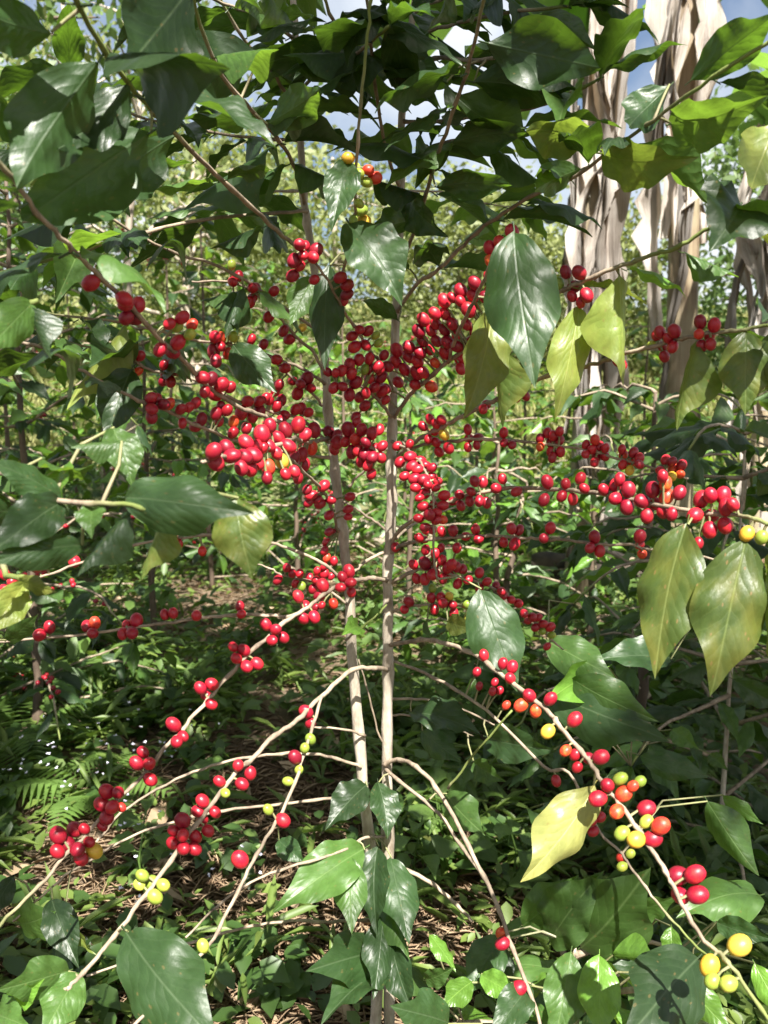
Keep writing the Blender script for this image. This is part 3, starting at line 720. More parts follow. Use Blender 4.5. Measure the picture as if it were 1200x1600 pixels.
B.cherries(l6b, '432 562 10;445 575 10;480 592 12;465 615 11;457 595 9;435 602 10;470 600 10;486 606 9')
l7 = br('533 905 1.12;507 882 1.1;472 865;432 851 1.07;380 842;330 836 1.03;260 842;200 855 1.0;120 882 .96;60 903;0 925 .93;-40 935 .92', 3.0, 1.6)
B.cherries(l7, '57 884 11;71 878 9 o;64 894 10;116 877 11;7 897 9;8 920 10;20 910 10;267 828 9;284 826 10;270 843 10;278 850 9;264 850 9;316 861 8 o;170 868 9;165 860 8')
l8 = br('604 906 1.14;585 904 1.1;560 906 1.08;537 912 1.06;517 922;495 937 1.03;460 962 1.02;425 961;375 960 1.0;320 965;270 972;225 978 .98;165 986;100 995 .96;0 1002 .95;-40 1005 .95', 4.0, 1.7)
B.cherries(l8, '''544 894 12;547 910 11;549 925 9;537 901 10;532 918 10;504 915 12;499 931 11;521 943 9 o;477 946 10;466 932 11;474 966 11;491 964 11;375 948 9;377 959 9;307 962 10;270 958 9;258 960 9;212 970 12;200 976 10;205 989 11;193 990 10;147 974 10 o;137 978 10;145 989 10;77 980 10;62 992 11''')
l9 = br('480 948 1.03;445 972 1.0;420 995 .98;390 1020;350 1065 .95;310 1110;280 1145 .9;240 1190;220 1215 .86;190 1245;135 1305 .81;100 1340;50 1395 .77;0 1445;-50 1495 .74', 3.4, 1.9, .18)
B.cherries(l9, '''416 976 11;430 984 11;425 1000 10;443 996 10;365 1011 9;380 1016 11;370 1028 10;386 1041 11;401 1037 11;313 1075 11;331 1069 11;322 1086 10;330 1100 10;271 1132 13;285 1151 10;277 1158 11;223 1176 10;215 1192 12;232 1193 11;235 1218 11;168 1237 12;183 1238 10;159 1256 12;175 1262 12;167 1277 12;189 1261 7 o;160 1291 8;92 1306 13;117 1297 13;103 1317 13;91 1329 11;121 1328 12;127 1341 11;146 1328 13 y;131 1295 9;140 1317 9''')
l10 = br('543 945 1.13;500 912 1.13;470 905 1.12;440 898;424 889 1.12;400 880 1.12', 2.4, 1.3)
B.cherries(l10, '449 888 8;434 906 9;457 895 8;467 896 8;462 912 8;471 916 8 g;484 902 9;496 892 7;507 896 9;516 900 7;506 886 7;489 920 9;494 949 7;502 946 7;494 907 9')
l11 = br('529 830 1.13;518 795 1.09;507 770 1.05;485 747 1.0;462 725 .95;440 705 .9', 2.8, 1.6)
B.cherries(l11, '506 759 11;480 765 9;487 775 10;500 787 10;517 781 9;547 776 9;514 805 9;544 796 9;544 807 7;514 831 8;522 831 8;510 847 8;507 861 8;511 871 8 o;521 876 8;482 785 9;495 780 9')
br('606 862 1.15;575 875 1.13;555 892 1.1;545 905 1.08', 3.0, 2.2)
l13 = br('604 1046 1.14;585 1044 1.1;550 1047 1.07;500 1090 1.0;465 1125 .95;430 1150;390 1190 .9;370 1205;325 1265 .85;280 1325;245 1375 .79;200 1435;165 1480 .74;130 1520 .72;105 1545 .7', 4.0, 2.4)
B.cherries(l13, '''343 1221 10;391 1208 11;378 1225 11;372 1196 10;316 1252 11;336 1269 10;309 1267 10;285 1282 13;316 1282 11;272 1298 10;286 1306 11;325 1298 10;305 1308 11;270 1317 10;287 1325 11;304 1326 11;352 1239 7 g;222 1369 10 g;237 1379 12 g;255 1383 10 g;242 1401 12 g;218 1381 9 g''')
l14 = br('502 1088 1.0;490 1130 .97;465 1208 .9;440 1270 .85;400 1335;370 1395 .78;335 1465 .74;300 1505 .71;215 1595 .67;170 1640 .65', 2.8, 1.8)
B.cherries(l14, '478 1112 12;485 1130 10;485 1155 10 g;476 1169 9 g;461 1183 12;467 1203 8 g;450 1221 9 g;442 1282 12;419 1265 9 g;375 1343 15;317 1478 10 g')
br('565 1198 1.13;540 1190 1.12;500 1180 1.1;440 1178;380 1185 1.05;330 1197;260 1225 1.0;190 1270;155 1310 .95;120 1345 .93', 3.0, 1.5)
br('572 1250 1.13;520 1247 1.1;440 1257;350 1267 1.05;270 1285;200 1310 1.0;115 1360;65 1400 .95;20 1440 .93', 2.8, 1.4)
br('605 1307 1.15;570 1310 1.1;530 1332;450 1355 1.0;390 1380;340 1415 .95;290 1465 .9', 2.8, 1.5)
l17 = br('606 1442 1.15;560 1438;520 1440 1.1;440 1440;385 1450 1.05;325 1465;210 1500 .98;135 1525 .95', 3.0, 1.6)
br('540 1000 1.12;560 985 1.1;590 960 1.1;604 945 1.13', 2.2, 1.6, .8)
br('570 1150 1.13;540 1140 1.1;480 1135 1.08', 2.6, 1.4)
br('605 1180 1.15;590 1140 1.14;575 1080;560 1030 1.12', 1.8, 1.2)

# ---- hanging and facing leaves that stand out
V = B.vleaf
V(1075, 820, .73, 1022, 1058, .70, 'hang', 22, .44, 0)
V(1168, 845, .70, 1108, 1086, .67, 'hang', -10, .46, 0)
V(1205, 860, .68, 1215, 1060, .66, 'hang', 45, .44, 2)
V(806, 362, .80, 834, 606, .74, 'dark', 4, .44, 0)
V(772, 478, .88, 722, 655, .86, 'olive', -25, .42, 1)
V(780, 535, .9, 786, 668, .9, 'hang', 62, .42, 2)
V(907, 478, .89, 866, 655, .87, 'olive', -18, .36, 0)
V(968, 430, .86, 974, 605, .84, 'olive', -48, .42, 2)
V(1088, 532, .8, 1058, 672, .79, 'hang', 50, .42, 2)
V(1168, 518, .77, 1163, 648, .76, 'hang', -8, .60, 0)
V(1205, 520, .76, 1225, 640, .75, 'hang', 20, .5, 0)
V(928, 1226, .78, 814, 1378, .74, 'yellow', -25, .44, 3)
V(752, 920, .97, 806, 1080, .92, 'dark', -8, .54, 0)
V(1105, 1252, .98, 1186, 1368, .94, 'mid', 10, .46, 2)
V(1130, 1242, 1.02, 1192, 1288, .98, 'mid', 30, .42, 0)
V(548, 254, .88, 516, 362, .84, 'dark', 10, .42, 1)
V(548, 348, .92, 626, 480, .88, 'dark', -25, .58, 1)
V(516, 414, .97, 507, 578, .93, 'dark', 18, .32, 0)
V(492, 434, .98, 452, 508, .95, 'mid', 12, .54, 0)
V(366, 538, 1.0, 431, 614, .96, 'dark', 5, .52, 0)
V(380, 450, 1.02, 352, 528, 1.0, 'dark', 30, .40, 2)
V(365, 455, 1.03, 372, 525, 1.0, 'dark', -40, .40, 2)
V(208, 578, .86, 163, 694, .82, 'dark', 12, .52, 1)
V(200, 505, .88, 105, 640, .84, 'olive', 65, .40, 2)
V(660, 340, 1.08, 580, 368, 1.02, 'dark', 150, .42, 1)
V(640, 420, 1.1, 590, 408, 1.05, 'dark', 120, .42, 0)
V(640, 310, 1.06, 700, 372, 1.0, 'dark', 30, .5, 1)
V(622, 500, 1.12, 565, 470, 1.1, 'dark', 150, .45, 1)
# shoots at the foot
V(574, 1228, 1.12, 507, 1296, 1.05, 'dark', 15, .56, 1)
V(592, 1222, 1.12, 604, 1312, 1.06, 'dark', -22, .56, 1)
V(570, 1328, 1.08, 424, 1424, .98, 'mid', 8, .44, 1)
V(548, 1338, 1.06, 549, 1460, .98, 'mid', 5, .48, 0)
V(592, 1322, 1.1, 588, 1462, 1.02, 'dark', 25, .48, 1)
V(612, 1340, 1.1, 638, 1476, 1.0, 'dark', -10, .50, 0)
V(436, 1312, 1.12, 478, 1352, 1.08, 'dark', 0, .55, 1)
V(606, 1488, 1.08, 478, 1516, .95, 'dark', 12, .40, 0)
V(604, 1520, 1.05, 500, 1600, .93, 'dark', 38, .46, 1)
V(616, 1500, 1.05, 684, 1580, .98, 'mid', -38, .46, 0)

V(600, 1432, 1.06, 582, 1562, .97, 'dark', -18, .46, 0)
V(612, 1462, 1.05, 648, 1592, .97, 'dark', 22, .46, 1)
V(604, 1400, 1.08, 640, 1500, 1.0, 'mid', -30, .44, 2)
# right of the stems, low
V(642, 1112, 1.14, 752, 1150, 1.06, 'dark', -35, .46, 1)
V(660, 1142, 1.16, 722, 1192, 1.1, 'dark', 10, .5, 0)
V(762, 1150, 1.1, 872, 1176, 1.0, 'dark', 10, .42, 1)
V(698, 1240, 1.1, 757, 1306, 1.02, 'mid', 15, .58, 0)
V(740, 1190, 1.15, 790, 1222, 1.1, 'mid', 20, .55, 1)
V(560, 978, 1.11, 533, 992, 1.05, 'young', 10, .5, 1)
V(575, 970, 1.11, 590, 940, 1.1, 'young', 30, .5, 1)
V(668, 965, 1.1, 676, 1000, 1.08, 'yellow', 60, .4, 1)
V(700, 970, 1.1, 742, 985, 1.06, 'olive', 10, .6, 1)
# end of the lower left branches
V(200, 1455, .74, 345, 1640, .64, 'dark', 14, .47, 0)
V(107, 1518, .72, -6, 1546, .66, 'mid', -15, .5, 0)
V(126, 1522, .72, 62, 1622, .66, 'mid', 5, .66, 0)
V(82, 1404, .92, 122, 1514, .86, 'dark', 5, .44, 1)
V(30, 1440, .95, 88, 1425, .9, 'mid', 25, .6, 0)
V(104, 1408, .92, 150, 1492, .88, 'hang', 55, .42, 1)
V(20, 1560, .70, 70, 1530, .68, 'young', 20, .42, 1)
V(-10, 1580, .70, 50, 1610, .66, 'mid', 0, .5, 1)
V(22, 1370, .95, -20, 1440, .9, 'dark', 20, .5, 0)

# ---- the upper crown, seen from below
ub = []
def up(txt, r0=3.2, r1=1.8, young=.25, **k):
    b = br(txt, r0, r1, young); ub.append((b, k)); return b
up('488 400 1.15;450 375 1.05;400 330 .95;335 270 .85;270 205 .75;200 130 .66;140 40 .6;100 -40 .55', 3.4, 2.0, .5, start=.30)
up('476 320 1.18;457 252 1.05;420 200 .97;357 132 .85;320 60 .78;295 -40 .72', start=.3)
up('626 300 1.15;600 220 1.06;585 120 .97;575 20 .9;570 -60 .86', start=.45)
up('624 420 1.15;655 340 1.07;677 262 1.0;700 195 .94;730 112 .88;755 0 .8;765 -70 .76', start=.3)
up('620 490 1.15;650 445 1.1;680 425;717 390 1.05;752 357;775 340 1.0;840 302 .95;900 275 .9;960 232 .85;1022 187 .8;1112 122 .74;1210 60 .7', 3.4, 1.9, .25, start=.2, Lr=(.085, .125))
up('480 330 1.17;400 335 1.1;300 345 1.0;200 372 .95;100 400 .9;-20 430 .85', start=.2)
up('468 180 1.2;430 120 1.1;380 60 1.05;335 -20 1.0', start=.25)
up('628 190 1.15;700 188 1.1;780 178 1.0;860 160 .95;940 120 .9', start=.2)
up('640 60 1.18;700 40 1.1;790 20 1.0;890 10 .92', start=.2)
up('464 120 1.2;520 90 1.1;560 50 1.0;600 10 .92', start=.2)
up('500 520 1.15;430 470 1.08;350 420 1.0;260 390 .94;160 330 .88;60 240 .82', 2.8, 1.5, .2, start=.35)
up('470 220 1.2;390 215 1.15;300 200 1.08;210 180 1.0;110 120 .92', 2.8, 1.5, .2, start=.25)
up('462 150 1.2;500 110 1.1;540 90 1.0;575 70 .92;610 40 .86', start=.1)
up('628 150 1.16;600 110 1.08;560 80 1.0;520 30 .92;500 -30 .88', start=.1)
up('636 100 1.16;690 90 1.06;740 95 .98;800 80 .9;850 40 .84', start=.1)
up('645 20 1.16;700 -5 1.06;780 -20 .98;860 -30 .9', start=.05)
up('630 250 1.15;690 225 1.06;750 215 .98;820 200 .9', start=.15)
up('458 60 1.2;420 30 1.1;360 10 1.0;300 -20 .92', start=.1)
back = [br('626 300 1.16;690 300 1.3;760 318 1.45;820 326 1.6', 2.2, 1.0), br('474 300 1.18;420 300 1.3;350 320 1.45;280 340 1.6', 2.6, 1.2)]
for b, k in ub:
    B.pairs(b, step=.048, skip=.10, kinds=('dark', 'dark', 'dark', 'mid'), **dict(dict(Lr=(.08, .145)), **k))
for b in back: B.pairs(b, step=.07, start=.3, skip=.2, kinds=('mid', 'dark'))
B.pairs(r4, step=.05, start=.62, Lr=(.07, .11), kinds=('mid', 'olive', 'young'))
B.pairs(r3, step=.05, start=.88, Lr=(.08, .11), kinds=('mid', 'dark'))
B.pairs(l5, step=.06, start=.6, Lr=(.08, .12))
B.pairs(l3, step=.06, start=.7, Lr=(.09, .13))
B.pairs(l2, step=.06, start=.75, Lr=(.10, .14))
B.pairs(l4, step=.06, start=.8, Lr=(.09, .13))
# big leaves at the top that stand out
V(152, 92, .62, 28, 300, .56, 'dark', 165, .42, 1)
V(236, 208, .70, 34, 345, .58, 'dark', 172, .42, 3)
V(200, 128, .66, 92, 235, .6, 'dark', 200, .42, 1)
V(295, -20, .70, 205, 110, .62, 'dark', 165, .6, 0)
V(80, 50, .58, -30, 20, .52, 'dark', 190, .6, 1)
V(275, 212, .78, 160, 310, .7, 'dark', 155, .46, 3)
V(408, 80, .88, 262, 135, .78, 'dark', 170, .46, 1)
V(420, 195, .92, 500, 135, .86, 'mid', 165, .5, 1)
V(760, 66, .84, 938, 108, .76, 'dark', 175, .46, 3)
V(696, 130, .96, 844, 205, .9, 'mid', 120, .46, 3)
V(740, 130, .95, 880, 152, .88, 'dark', 200, .44, 1)
V(705, 222, .96, 822, 208, .88, 'dark', 190, .36, 3)
V(680, 292, .98, 800, 290, .9, 'dark', 195, .30, 3)
V(1046, 132, .82, 984, 200, .78, 'dark', 170, .5, 1)
V(1080, 128, .76, 1210, 20, .68, 'dark', 180, .44, 1)
V(932, 232, .86, 822, 204, .8, 'hang', 150, .46, 3)
V(940, 238, .86, 1092, 248, .78, 'hang', 30, .5, 1)
V(1048, 192, .8, 1205, 150, .7, 'mid', 25, .46, 1)
V(908, 262, .9, 836, 300, .86, 'mid', 160, .46, 1)
V(1212, 190, .72, 1176, 296, .68, 'olive', 160, .62, 0)
V(1160, 322, .76, 1104, 392, .70, 'dark', 0, .8, 1)
V(1150, 340, .76, 1230, 300, .70, 'mid', 30, .6, 1)
# branches higher up, above the picture: they shade the upper half
for st, zz in ((stem_r, 0), (stem_l, 1)):
    for k in range(21):
        a = -math.pi / 2 + random.uniform(-1.7, 1.7) if k < 18 else random.uniform(0, 6.28)
        z = random.uniform(1.78, 2.35)
        p0 = min(st['path'], key=lambda q: abs(q.z - z)); ln = random.uniform(.35, .55) * (1 + .7 * abs(math.cos(a)))
        d = Vector((math.cos(a), math.sin(a), 0))
        b = B.branch([p0, p0 + d * ln * .35 + Vector((0, 0, .12)), p0 + d * ln * .7 + Vector((0, 0, .14)), p0 + d * ln + Vector((0, 0, .06))], .003, .0016, 'branch', .3, 4)
        B.pairs(b, step=.05, start=.25, stuff=True, skip=.03)
B.leaves = [l for l in B.leaves if not (l['stuff'] and sun_gap((l['B'] + l['T']) / 2, .06)) and not (l['auto'] and not l['stuff'] and sun_gap((l['B'] + l['T']) / 2, .045))]
B.finish()
print('MAIN leaves', len(B.leaves), 'cherries', len(B.ch))

# ================================================================== neighbours of the bush
def shrub(x, y, h, R, label, seed, nbr=16, max_leaf=200, step=.075, low=.15, Lr=(.10, .155), kinds=('dark', 'mid', 'mid'), group='coffee bushes behind the middle one', lean=(0, 0), stems=1, cherries=0, extra=None, hi=0, finish=True, leafstart=.15):
    random.seed(seed)
    z0 = ground_h(x, y)
    S = Bush('coffee_bush', label, 'coffee bush', (x, y, z0), group, hi)
    for si in range(stems):
        dx, dy = (random.uniform(-.08, .08), random.uniform(-.08, .08)) if si else (0, 0)
        top = Vector((x + lean[0] + dx * 3, y + lean[1] + dy * 3, z0 + h * (1 if si == 0 else .85)))
        st = S.branch([Vector((x + dx, y + dy, z0 - .03)), Vector((x + dx + lean[0] * .3, y + dy + lean[1] * .3, z0 + h * .35)), Vector((x + lean[0] * .7 + dx * 2, y + lean[1] * .7 + dy * 2, z0 + h * .7)), top], .016 if hi == 0 else .007, .005 if hi == 0 else .002, 'stem')
        n = nbr // stems
        for k in range(n):
            f = low + (1 - low) * (k + random.random()) / n
            p0 = st['path'][min(len(st['path']) - 1, int(f * len(st['path'])))]
            a = k * 2.4 + random.uniform(-.5, .5)
            ln = R * (1.15 - .75 * f) * random.uniform(.7, 1.15)
            d = Vector((math.cos(a), math.sin(a), 0))
            up_ = random.uniform(.0, .35)
            b = S.branch([p0, p0 + d * ln * .4 + Vector((0, 0, ln * up_ * .7)), p0 + d * ln * .75 + Vector((0, 0, ln * up_ * .7)), p0 + d * ln + Vector((0, 0, ln * (up_ * .5 - .12)))], .005, .0022, 'branch', .25, 3, 5)
            S.pairs(b, step=step, start=leafstart, Lr=Lr, kinds=kinds, skip=.08)
            if cherries and random.random() < cherries:
                for q in b['path'][2:-2:2]:
                    for c in range(random.randint(2, 4)):
                        v = Vector((random.gauss(0, .012), random.gauss(0, .012), random.gauss(0, .012)))
                        S.extra_ch = getattr(S, 'extra_ch', []); S.extra_ch.append((q + v, b))
    if extra: extra(S)
    if finish:
        S.finish(max_leaf)
        for i, (p, b) in enumerate(getattr(S, 'extra_ch', [])[:120]):
            o = bpy.data.objects.new('cherry', CHERRY['r']); COL.objects.link(o); o.parent = b['obj']
            o.location = p - S.base; r = random.uniform(.0068, .008); o.scale = (r, r, r)
            o.rotation_euler = (random.random() * 6, random.random() * 6, 0)
    return S

# the small bush at the lower right, close to the camera
def lower_right(S):
    V = S.vleaf
    V(905, 1478, .98, 1018, 1358, .92, 'mid', 15, .60, 0)
    V(858, 1468, 1.0, 946, 1362, .96, 'mid', -12, .50, 1)
    V(815, 1445, 1.02, 905, 1368, 1.0, 'mid', 20, .50, 0)
    V(1186, 1398, .98, 1056, 1436, .92, 'mid', 25, .46, 3)
    V(1050, 1448, .92, 1052, 1505, .9, 'young', 10, .62, 1)
    V(1092, 1500, .76, 968, 1628, .66, 'dark', -5, .50, 0)
    V(1062, 1522, .84, 1146, 1618, .78, 'young', 10, .46, 0)
    V(938, 1492, .86, 938, 1630, .80, 'young', 5, .56, 0)
    V(958, 1492, .88, 1034, 1494, .84, 'young', 40, .46, 2)
    V(894, 1488, .9, 862, 1632, .84, 'mid', -10, .52, 1)
    V(785, 1468, .98, 722, 1560, .92, 'dark', 5, .56, 1)
    V(768, 1462, 1.0, 800, 1560, .95, 'dark', 20, .5, 0)
    V(672, 1460, .96, 712, 1520, .92, 'young', -35, .46, 0)
    V(752, 1522, .92, 815, 1562, .88, 'young', 0, .52, 1)
    V(738, 1535, .92, 688, 1575, .88, 'young', 10, .56, 0)
    V(664, 1530, .92, 710, 1512, .9, 'mid', 20, .5, 1)
    V(830, 1540, .86, 760, 1625, .8, 'dark', 0, .46, 1)
    V(1180, 1505, .8, 1235, 1600, .76, 'young', 10, .5, 0)
    V(1120, 1440, .9, 1210, 1470, .85, 'dark', 10, .46, 1)
    V(700, 1600, .85, 610, 1570, .8, 'dark', 0, .5, 0)
    V(980, 1420, 1.02, 1060, 1400, .98, 'mid', 30, .5, 1)
shrub(.26, .98, .36, .31, 'small leafy coffee bush with bright young leaves at the lower right corner', 21, nbr=9, max_leaf=160, step=.07, Lr=(.09, .14), kinds=('dark', 'mid', 'mid', 'young'), group='coffee bushes beside the middle one', extra=lower_right, hi=1)
# the shaded bush at the right
def right_bush(S):
    V = S.vleaf
    V(856, 1000, 1.35, 962, 1062, 1.25, 'mid', -10, .52, 0)
    V(950, 1042, 1.3, 862, 1092, 1.22, 'young', 160, .46, 3)
    V(893, 1058, 1.28, 1028, 1128, 1.18, 'mid', 22, .44, 0)
    V(862, 1080, 1.3, 1045, 1160, 1.16, 'dark', 0, .50, 0)
    V(1048, 1030, 1.35, 925, 1030, 1.3, 'dark', 25, .40, 1)
    V(1050, 1140, 1.4, 1092, 1172, 1.35, 'mid', 0, .6, 1)
    V(1110, 1178, 1.4, 1138, 1205, 1.35, 'mid', 0, .5, 1)
    V(1000, 1180, 1.35, 1110, 1215, 1.3, 'dark', 0, .42, 0)
    V(1145, 1060, 1.35, 1230, 1110, 1.3, 'dark', 10, .46, 1)
    V(1120, 900, 1.4, 1220, 960, 1.3, 'dark', 10, .46, 1)
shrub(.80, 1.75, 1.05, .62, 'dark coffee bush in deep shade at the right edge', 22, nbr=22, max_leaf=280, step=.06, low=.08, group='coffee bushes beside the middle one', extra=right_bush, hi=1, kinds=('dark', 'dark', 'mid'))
# the bush whose branch reaches in from the left, close to the camera and out of focus
def left_near(S):
    b1 = S.branch([Vector((-.62, .62, .95))] + [P(*t) for t in ((-60, 745, .60), (40, 770, .58), (110, 782, .56), (195, 790, .54), (250, 800, .53))], .0030, .0015, 'branch', .35, 5)
    b2 = S.branch([Vector((-.62, .64, .85))] + [P(*t) for t in ((-80, 560, .64), (0, 500, .62), (40, 478, .60), (60, 470, .6))], .004, .002, 'branch', .5, 5)
    b3 = S.branch([Vector((-.62, .66, .7))] + [P(*t) for t in ((-60, 900, .66), (10, 900, .64), (45, 905, .62))], .004, .002, 'branch', .5, 5)
    V = S.vleaf
    V(195, 778, .55, 398, 802, .52, 'dark', -12, .42, 3, b1)
    V(372, 778, .57, 392, 904, .56, 'hang', 8, .74, 0, b1)
    V(178, 668, .62, 206, 764, .60, 'mid', -12, .56, 1, b1)
    V(66, 716, .60, 152, 726, .57, 'mid', 70, .46, 1, b1)
    V(100, 730, .6, 96, 786, .57, 'young', 40, .8, 1, b1)
    V(98, 786, .57, -30, 872, .50, 'dark', 8, .42, 1, b1)
    V(96, 780, .57, -24, 716, .53, 'dark', 35, .40, 0, b1)
    V(20, 800, .56, -60, 800, .52, 'dark', 0, .5, 0, b1)
    V(148, 792, .56, 142, 842, .53, 'mid', 20, .6, 1, b1)
    V(128, 852, .56, -30, 886, .5, 'dark', 15, .36, 3, b1)
    V(262, 800, .55, 222, 906, .54, 'hang', 55, .42, 2, b1)
    V(205, 798, .55, 122, 900, .53, 'dark', 50, .42, 2, b1)
    V(190, 690, .58, 110, 700, .56, 'mid', 60, .46, 2, b1)
    V(52, 474, .6, -30, 552, .55, 'mid', -8, .46, 0, b2)
    V(44, 480, .6, 80, 560, .58, 'dark', 60, .42, 2, b2)
    V(40, 912, .62, -26, 996, .58, 'olive', -10, .5, 1, b3)
    V(30, 905, .62, 90, 925, .6, 'olive', 40, .4, 0, b3)
    V(10, 1000, .8, 60, 960, .78, 'mid', 20, .4, 0, b3)
shrub(-.62, .64, 1.15, .22, 'coffee bush reaching in from the left edge with large dusty leaves', 23, nbr=6, max_leaf=80, low=.3, group='coffee bushes beside the middle one', extra=left_near, hi=1)

far = [
 (-.92, 3.05, 1.35, .62, 'coffee bush with a bare brown lower stem in the weeds left of the middle bush', 22, .45, 230, 0.0, 1),
 (-1.35, 2.55, 1.55, .70, 'tall coffee bush with a few cherries at the left edge behind the near branch', 24, .06, 260, .25, 1),
 (-.42, 3.75, 1.05, .60, 'sunlit round coffee bush seen between the left branches and the left stem', 20, .06, 200, .3, 1),
 (.40, 2.75, .98, .50, 'sunlit coffee bush just right of the stems, below the yellow hanging leaves', 20, .12, 260, 0, 2),
 (.85, 3.15, 1.15, .60, 'coffee bush in front of the banana trunk with torn dry leaves', 20, .06, 230, 0, 1),
 (1.45, 2.75, 1.15, .65, 'shaded coffee bush below the dry banana leaves at the right edge', 22, .12, 230, 0, 1),
 (-1.05, 4.7, 2.1, .85, 'taller coffee bush further back at the left, with pale tree trunks behind it', 20, .06, 160, .3, 1),
 (-1.9, 4.0, 2.0, .85, 'bushy coffee plant far left in front of the brown trunk', 20, .06, 160, .2, 1),
 (.15, 5.6, 1.5, .75, 'low coffee bush behind the fallen log in the middle', 16, .06, 140, .3, 1),
 (1.0, 5.6, 1.5, .75, 'coffee bush in the sun behind the banana plants', 16, .06, 120, 0, 1),
 (2.4, 4.6, 1.5, .8, 'coffee bush half hidden at the far right behind the banana plants', 16, .06, 120, 0, 1),
 (-2.2, 6.2, 2.3, 1.0, 'coffee bush on the rising ground at the left', 16, .06, 110, .2, 1),
 (-.35, 6.8, 1.9, .95, 'coffee bush on the rising ground behind the two stems', 16, .06, 110, 0, 1),

 (-1.12, 2.45, 1.75, .65, 'tall dark coffee bush close behind the upper left branches', 26, .06, 260, .15, 1),
 (-1.75, 2.9, 2.0, .75, 'dense dark coffee bush at the left edge in the second row', 24, .06, 200, 0, 1),
 (.12, 3.5, 1.25, .55, 'coffee bush seen between the two stems and just right of them', 18, .06, 200, 0, 1),
 (.75, 2.2, 1.15, .5, 'shaded coffee bush behind the long right hand cherry branches', 20, .06, 220, 0, 1),
 (-.6, 5.8, 1.7, .8, 'coffee bush in the third row left of the stems', 18, .06, 110, 0, 1),
 (-2.7, 6.9, 2.2, .9, 'coffee bush in the third row at the far left', 18, .06, 100, 0, 1),
 (.75, 6.4, 1.5, .8, 'coffee bush in the third row behind the left banana plant', 18, .06, 100, 0, 1),
 (-.25, 4.9, 1.45, .7, 'bright leafed coffee bush directly behind the left stem', 18, .06, 150, .2, 1),
 (-1.5, 5.6, 2.2, .9, 'dark coffee bush in the second row at the left', 18, .06, 130, .2, 1),
 (-3.0, 5.2, 2.2, .9, 'coffee bush at the far left in the second row', 16, .06, 110, 0, 1),
 (.6, 4.3, 1.15, .6, 'coffee bush between the right stem and the left banana trunk', 18, .06, 150, 0, 1),
 (1.9, 5.8, 1.7, .9, 'coffee bush showing between the banana trunks', 16, .06, 110, 0, 1),
 (.5, 7.4, 1.7, .9, 'coffee bush at the foot of the sunny slope', 16, .06, 100, 0, 1),
 (-1.2, 8.2, 2.2, 1.0, 'coffee bush highest on the rising ground at the left', 16, .06, 100, 0, 1),
]
for i, (x, y, h, R, lab, nb, low, ml, chn, ns) in enumerate(far):
    shrub(x, y, h, R, lab, 40 + i, nbr=nb, max_leaf=ml, low=low, stems=ns, cherries=chn, step=.07 if y < 4.5 else .09, Lr=(.09, .15) if y < 4 else (.11, .17), kinds=('dark', 'mid', 'mid', 'young') if y > 2.6 else ('dark', 'mid'))

# ================================================================== banana plants
def ribbon(path, width, fold, seed, cols=6, ragged=.25, name='dry_leaf', mat=None, parent=None, side=None, origin=None, wrinkle=.02, tear=0.0):
    r = random.Random(seed)
    vs, fs, uv = [], [], []
    n = len(path)
    ph = [r.random() * 6.28 for _ in range(6)]
    prev = None
    gaps = [(r.randrange(2, n - 1), r.choice((-1, 1))) for _ in range(int(tear))]
    for i, p in enumerate(path):
        d = (path[min(i + 1, n - 1)] - path[max(i - 1, 0)]).normalized()
        x = side - d * side.dot(d); x.normalize()
        a = .5 * math.sin(i * .5 + ph[0])
        x = Matrix.Rotation(a, 3, d) @ x
        y = d.cross(x)
        t = i / (n - 1)
        w = width[i] if isinstance(width, list) else width * (math.sin(math.pi * (0.08 + .84 * t)) ** .6)
        for j in range(cols + 1):
            s = j / cols * 2 - 1
            ww = w * (1 + ragged * (math.sin(i * .9 + ph[1] + s) * .5 + r.uniform(-.35, .35)) * abs(s) ** 3)
            if any(g[0] == i and g[1] * s > .3 for g in gaps): ww *= .35
            c = fold * (1 + .5 * math.sin(i * .7 + ph[2]))
            q = p + x * (s * ww * math.cos(c * abs(s))) + y * (abs(s) * ww * math.sin(c) + wrinkle * math.sin(s * 5 + i * .45 + ph[3]) + wrinkle * .5 * math.sin(s * 9 - i * .3 + ph[4]))
            vs.append(q); uv.append((j / cols, t))
    for i in range(n - 1):
        for j in range(cols):
            a = i * (cols + 1) + j
            fs.append((a, a + 1, a + cols + 2, a + cols + 1))
    o = mesh_np(name, np.array([tuple(v) for v in vs]), np.array(fs), mat, None, True, parent, np.array(uv), tuple(origin))
    return o
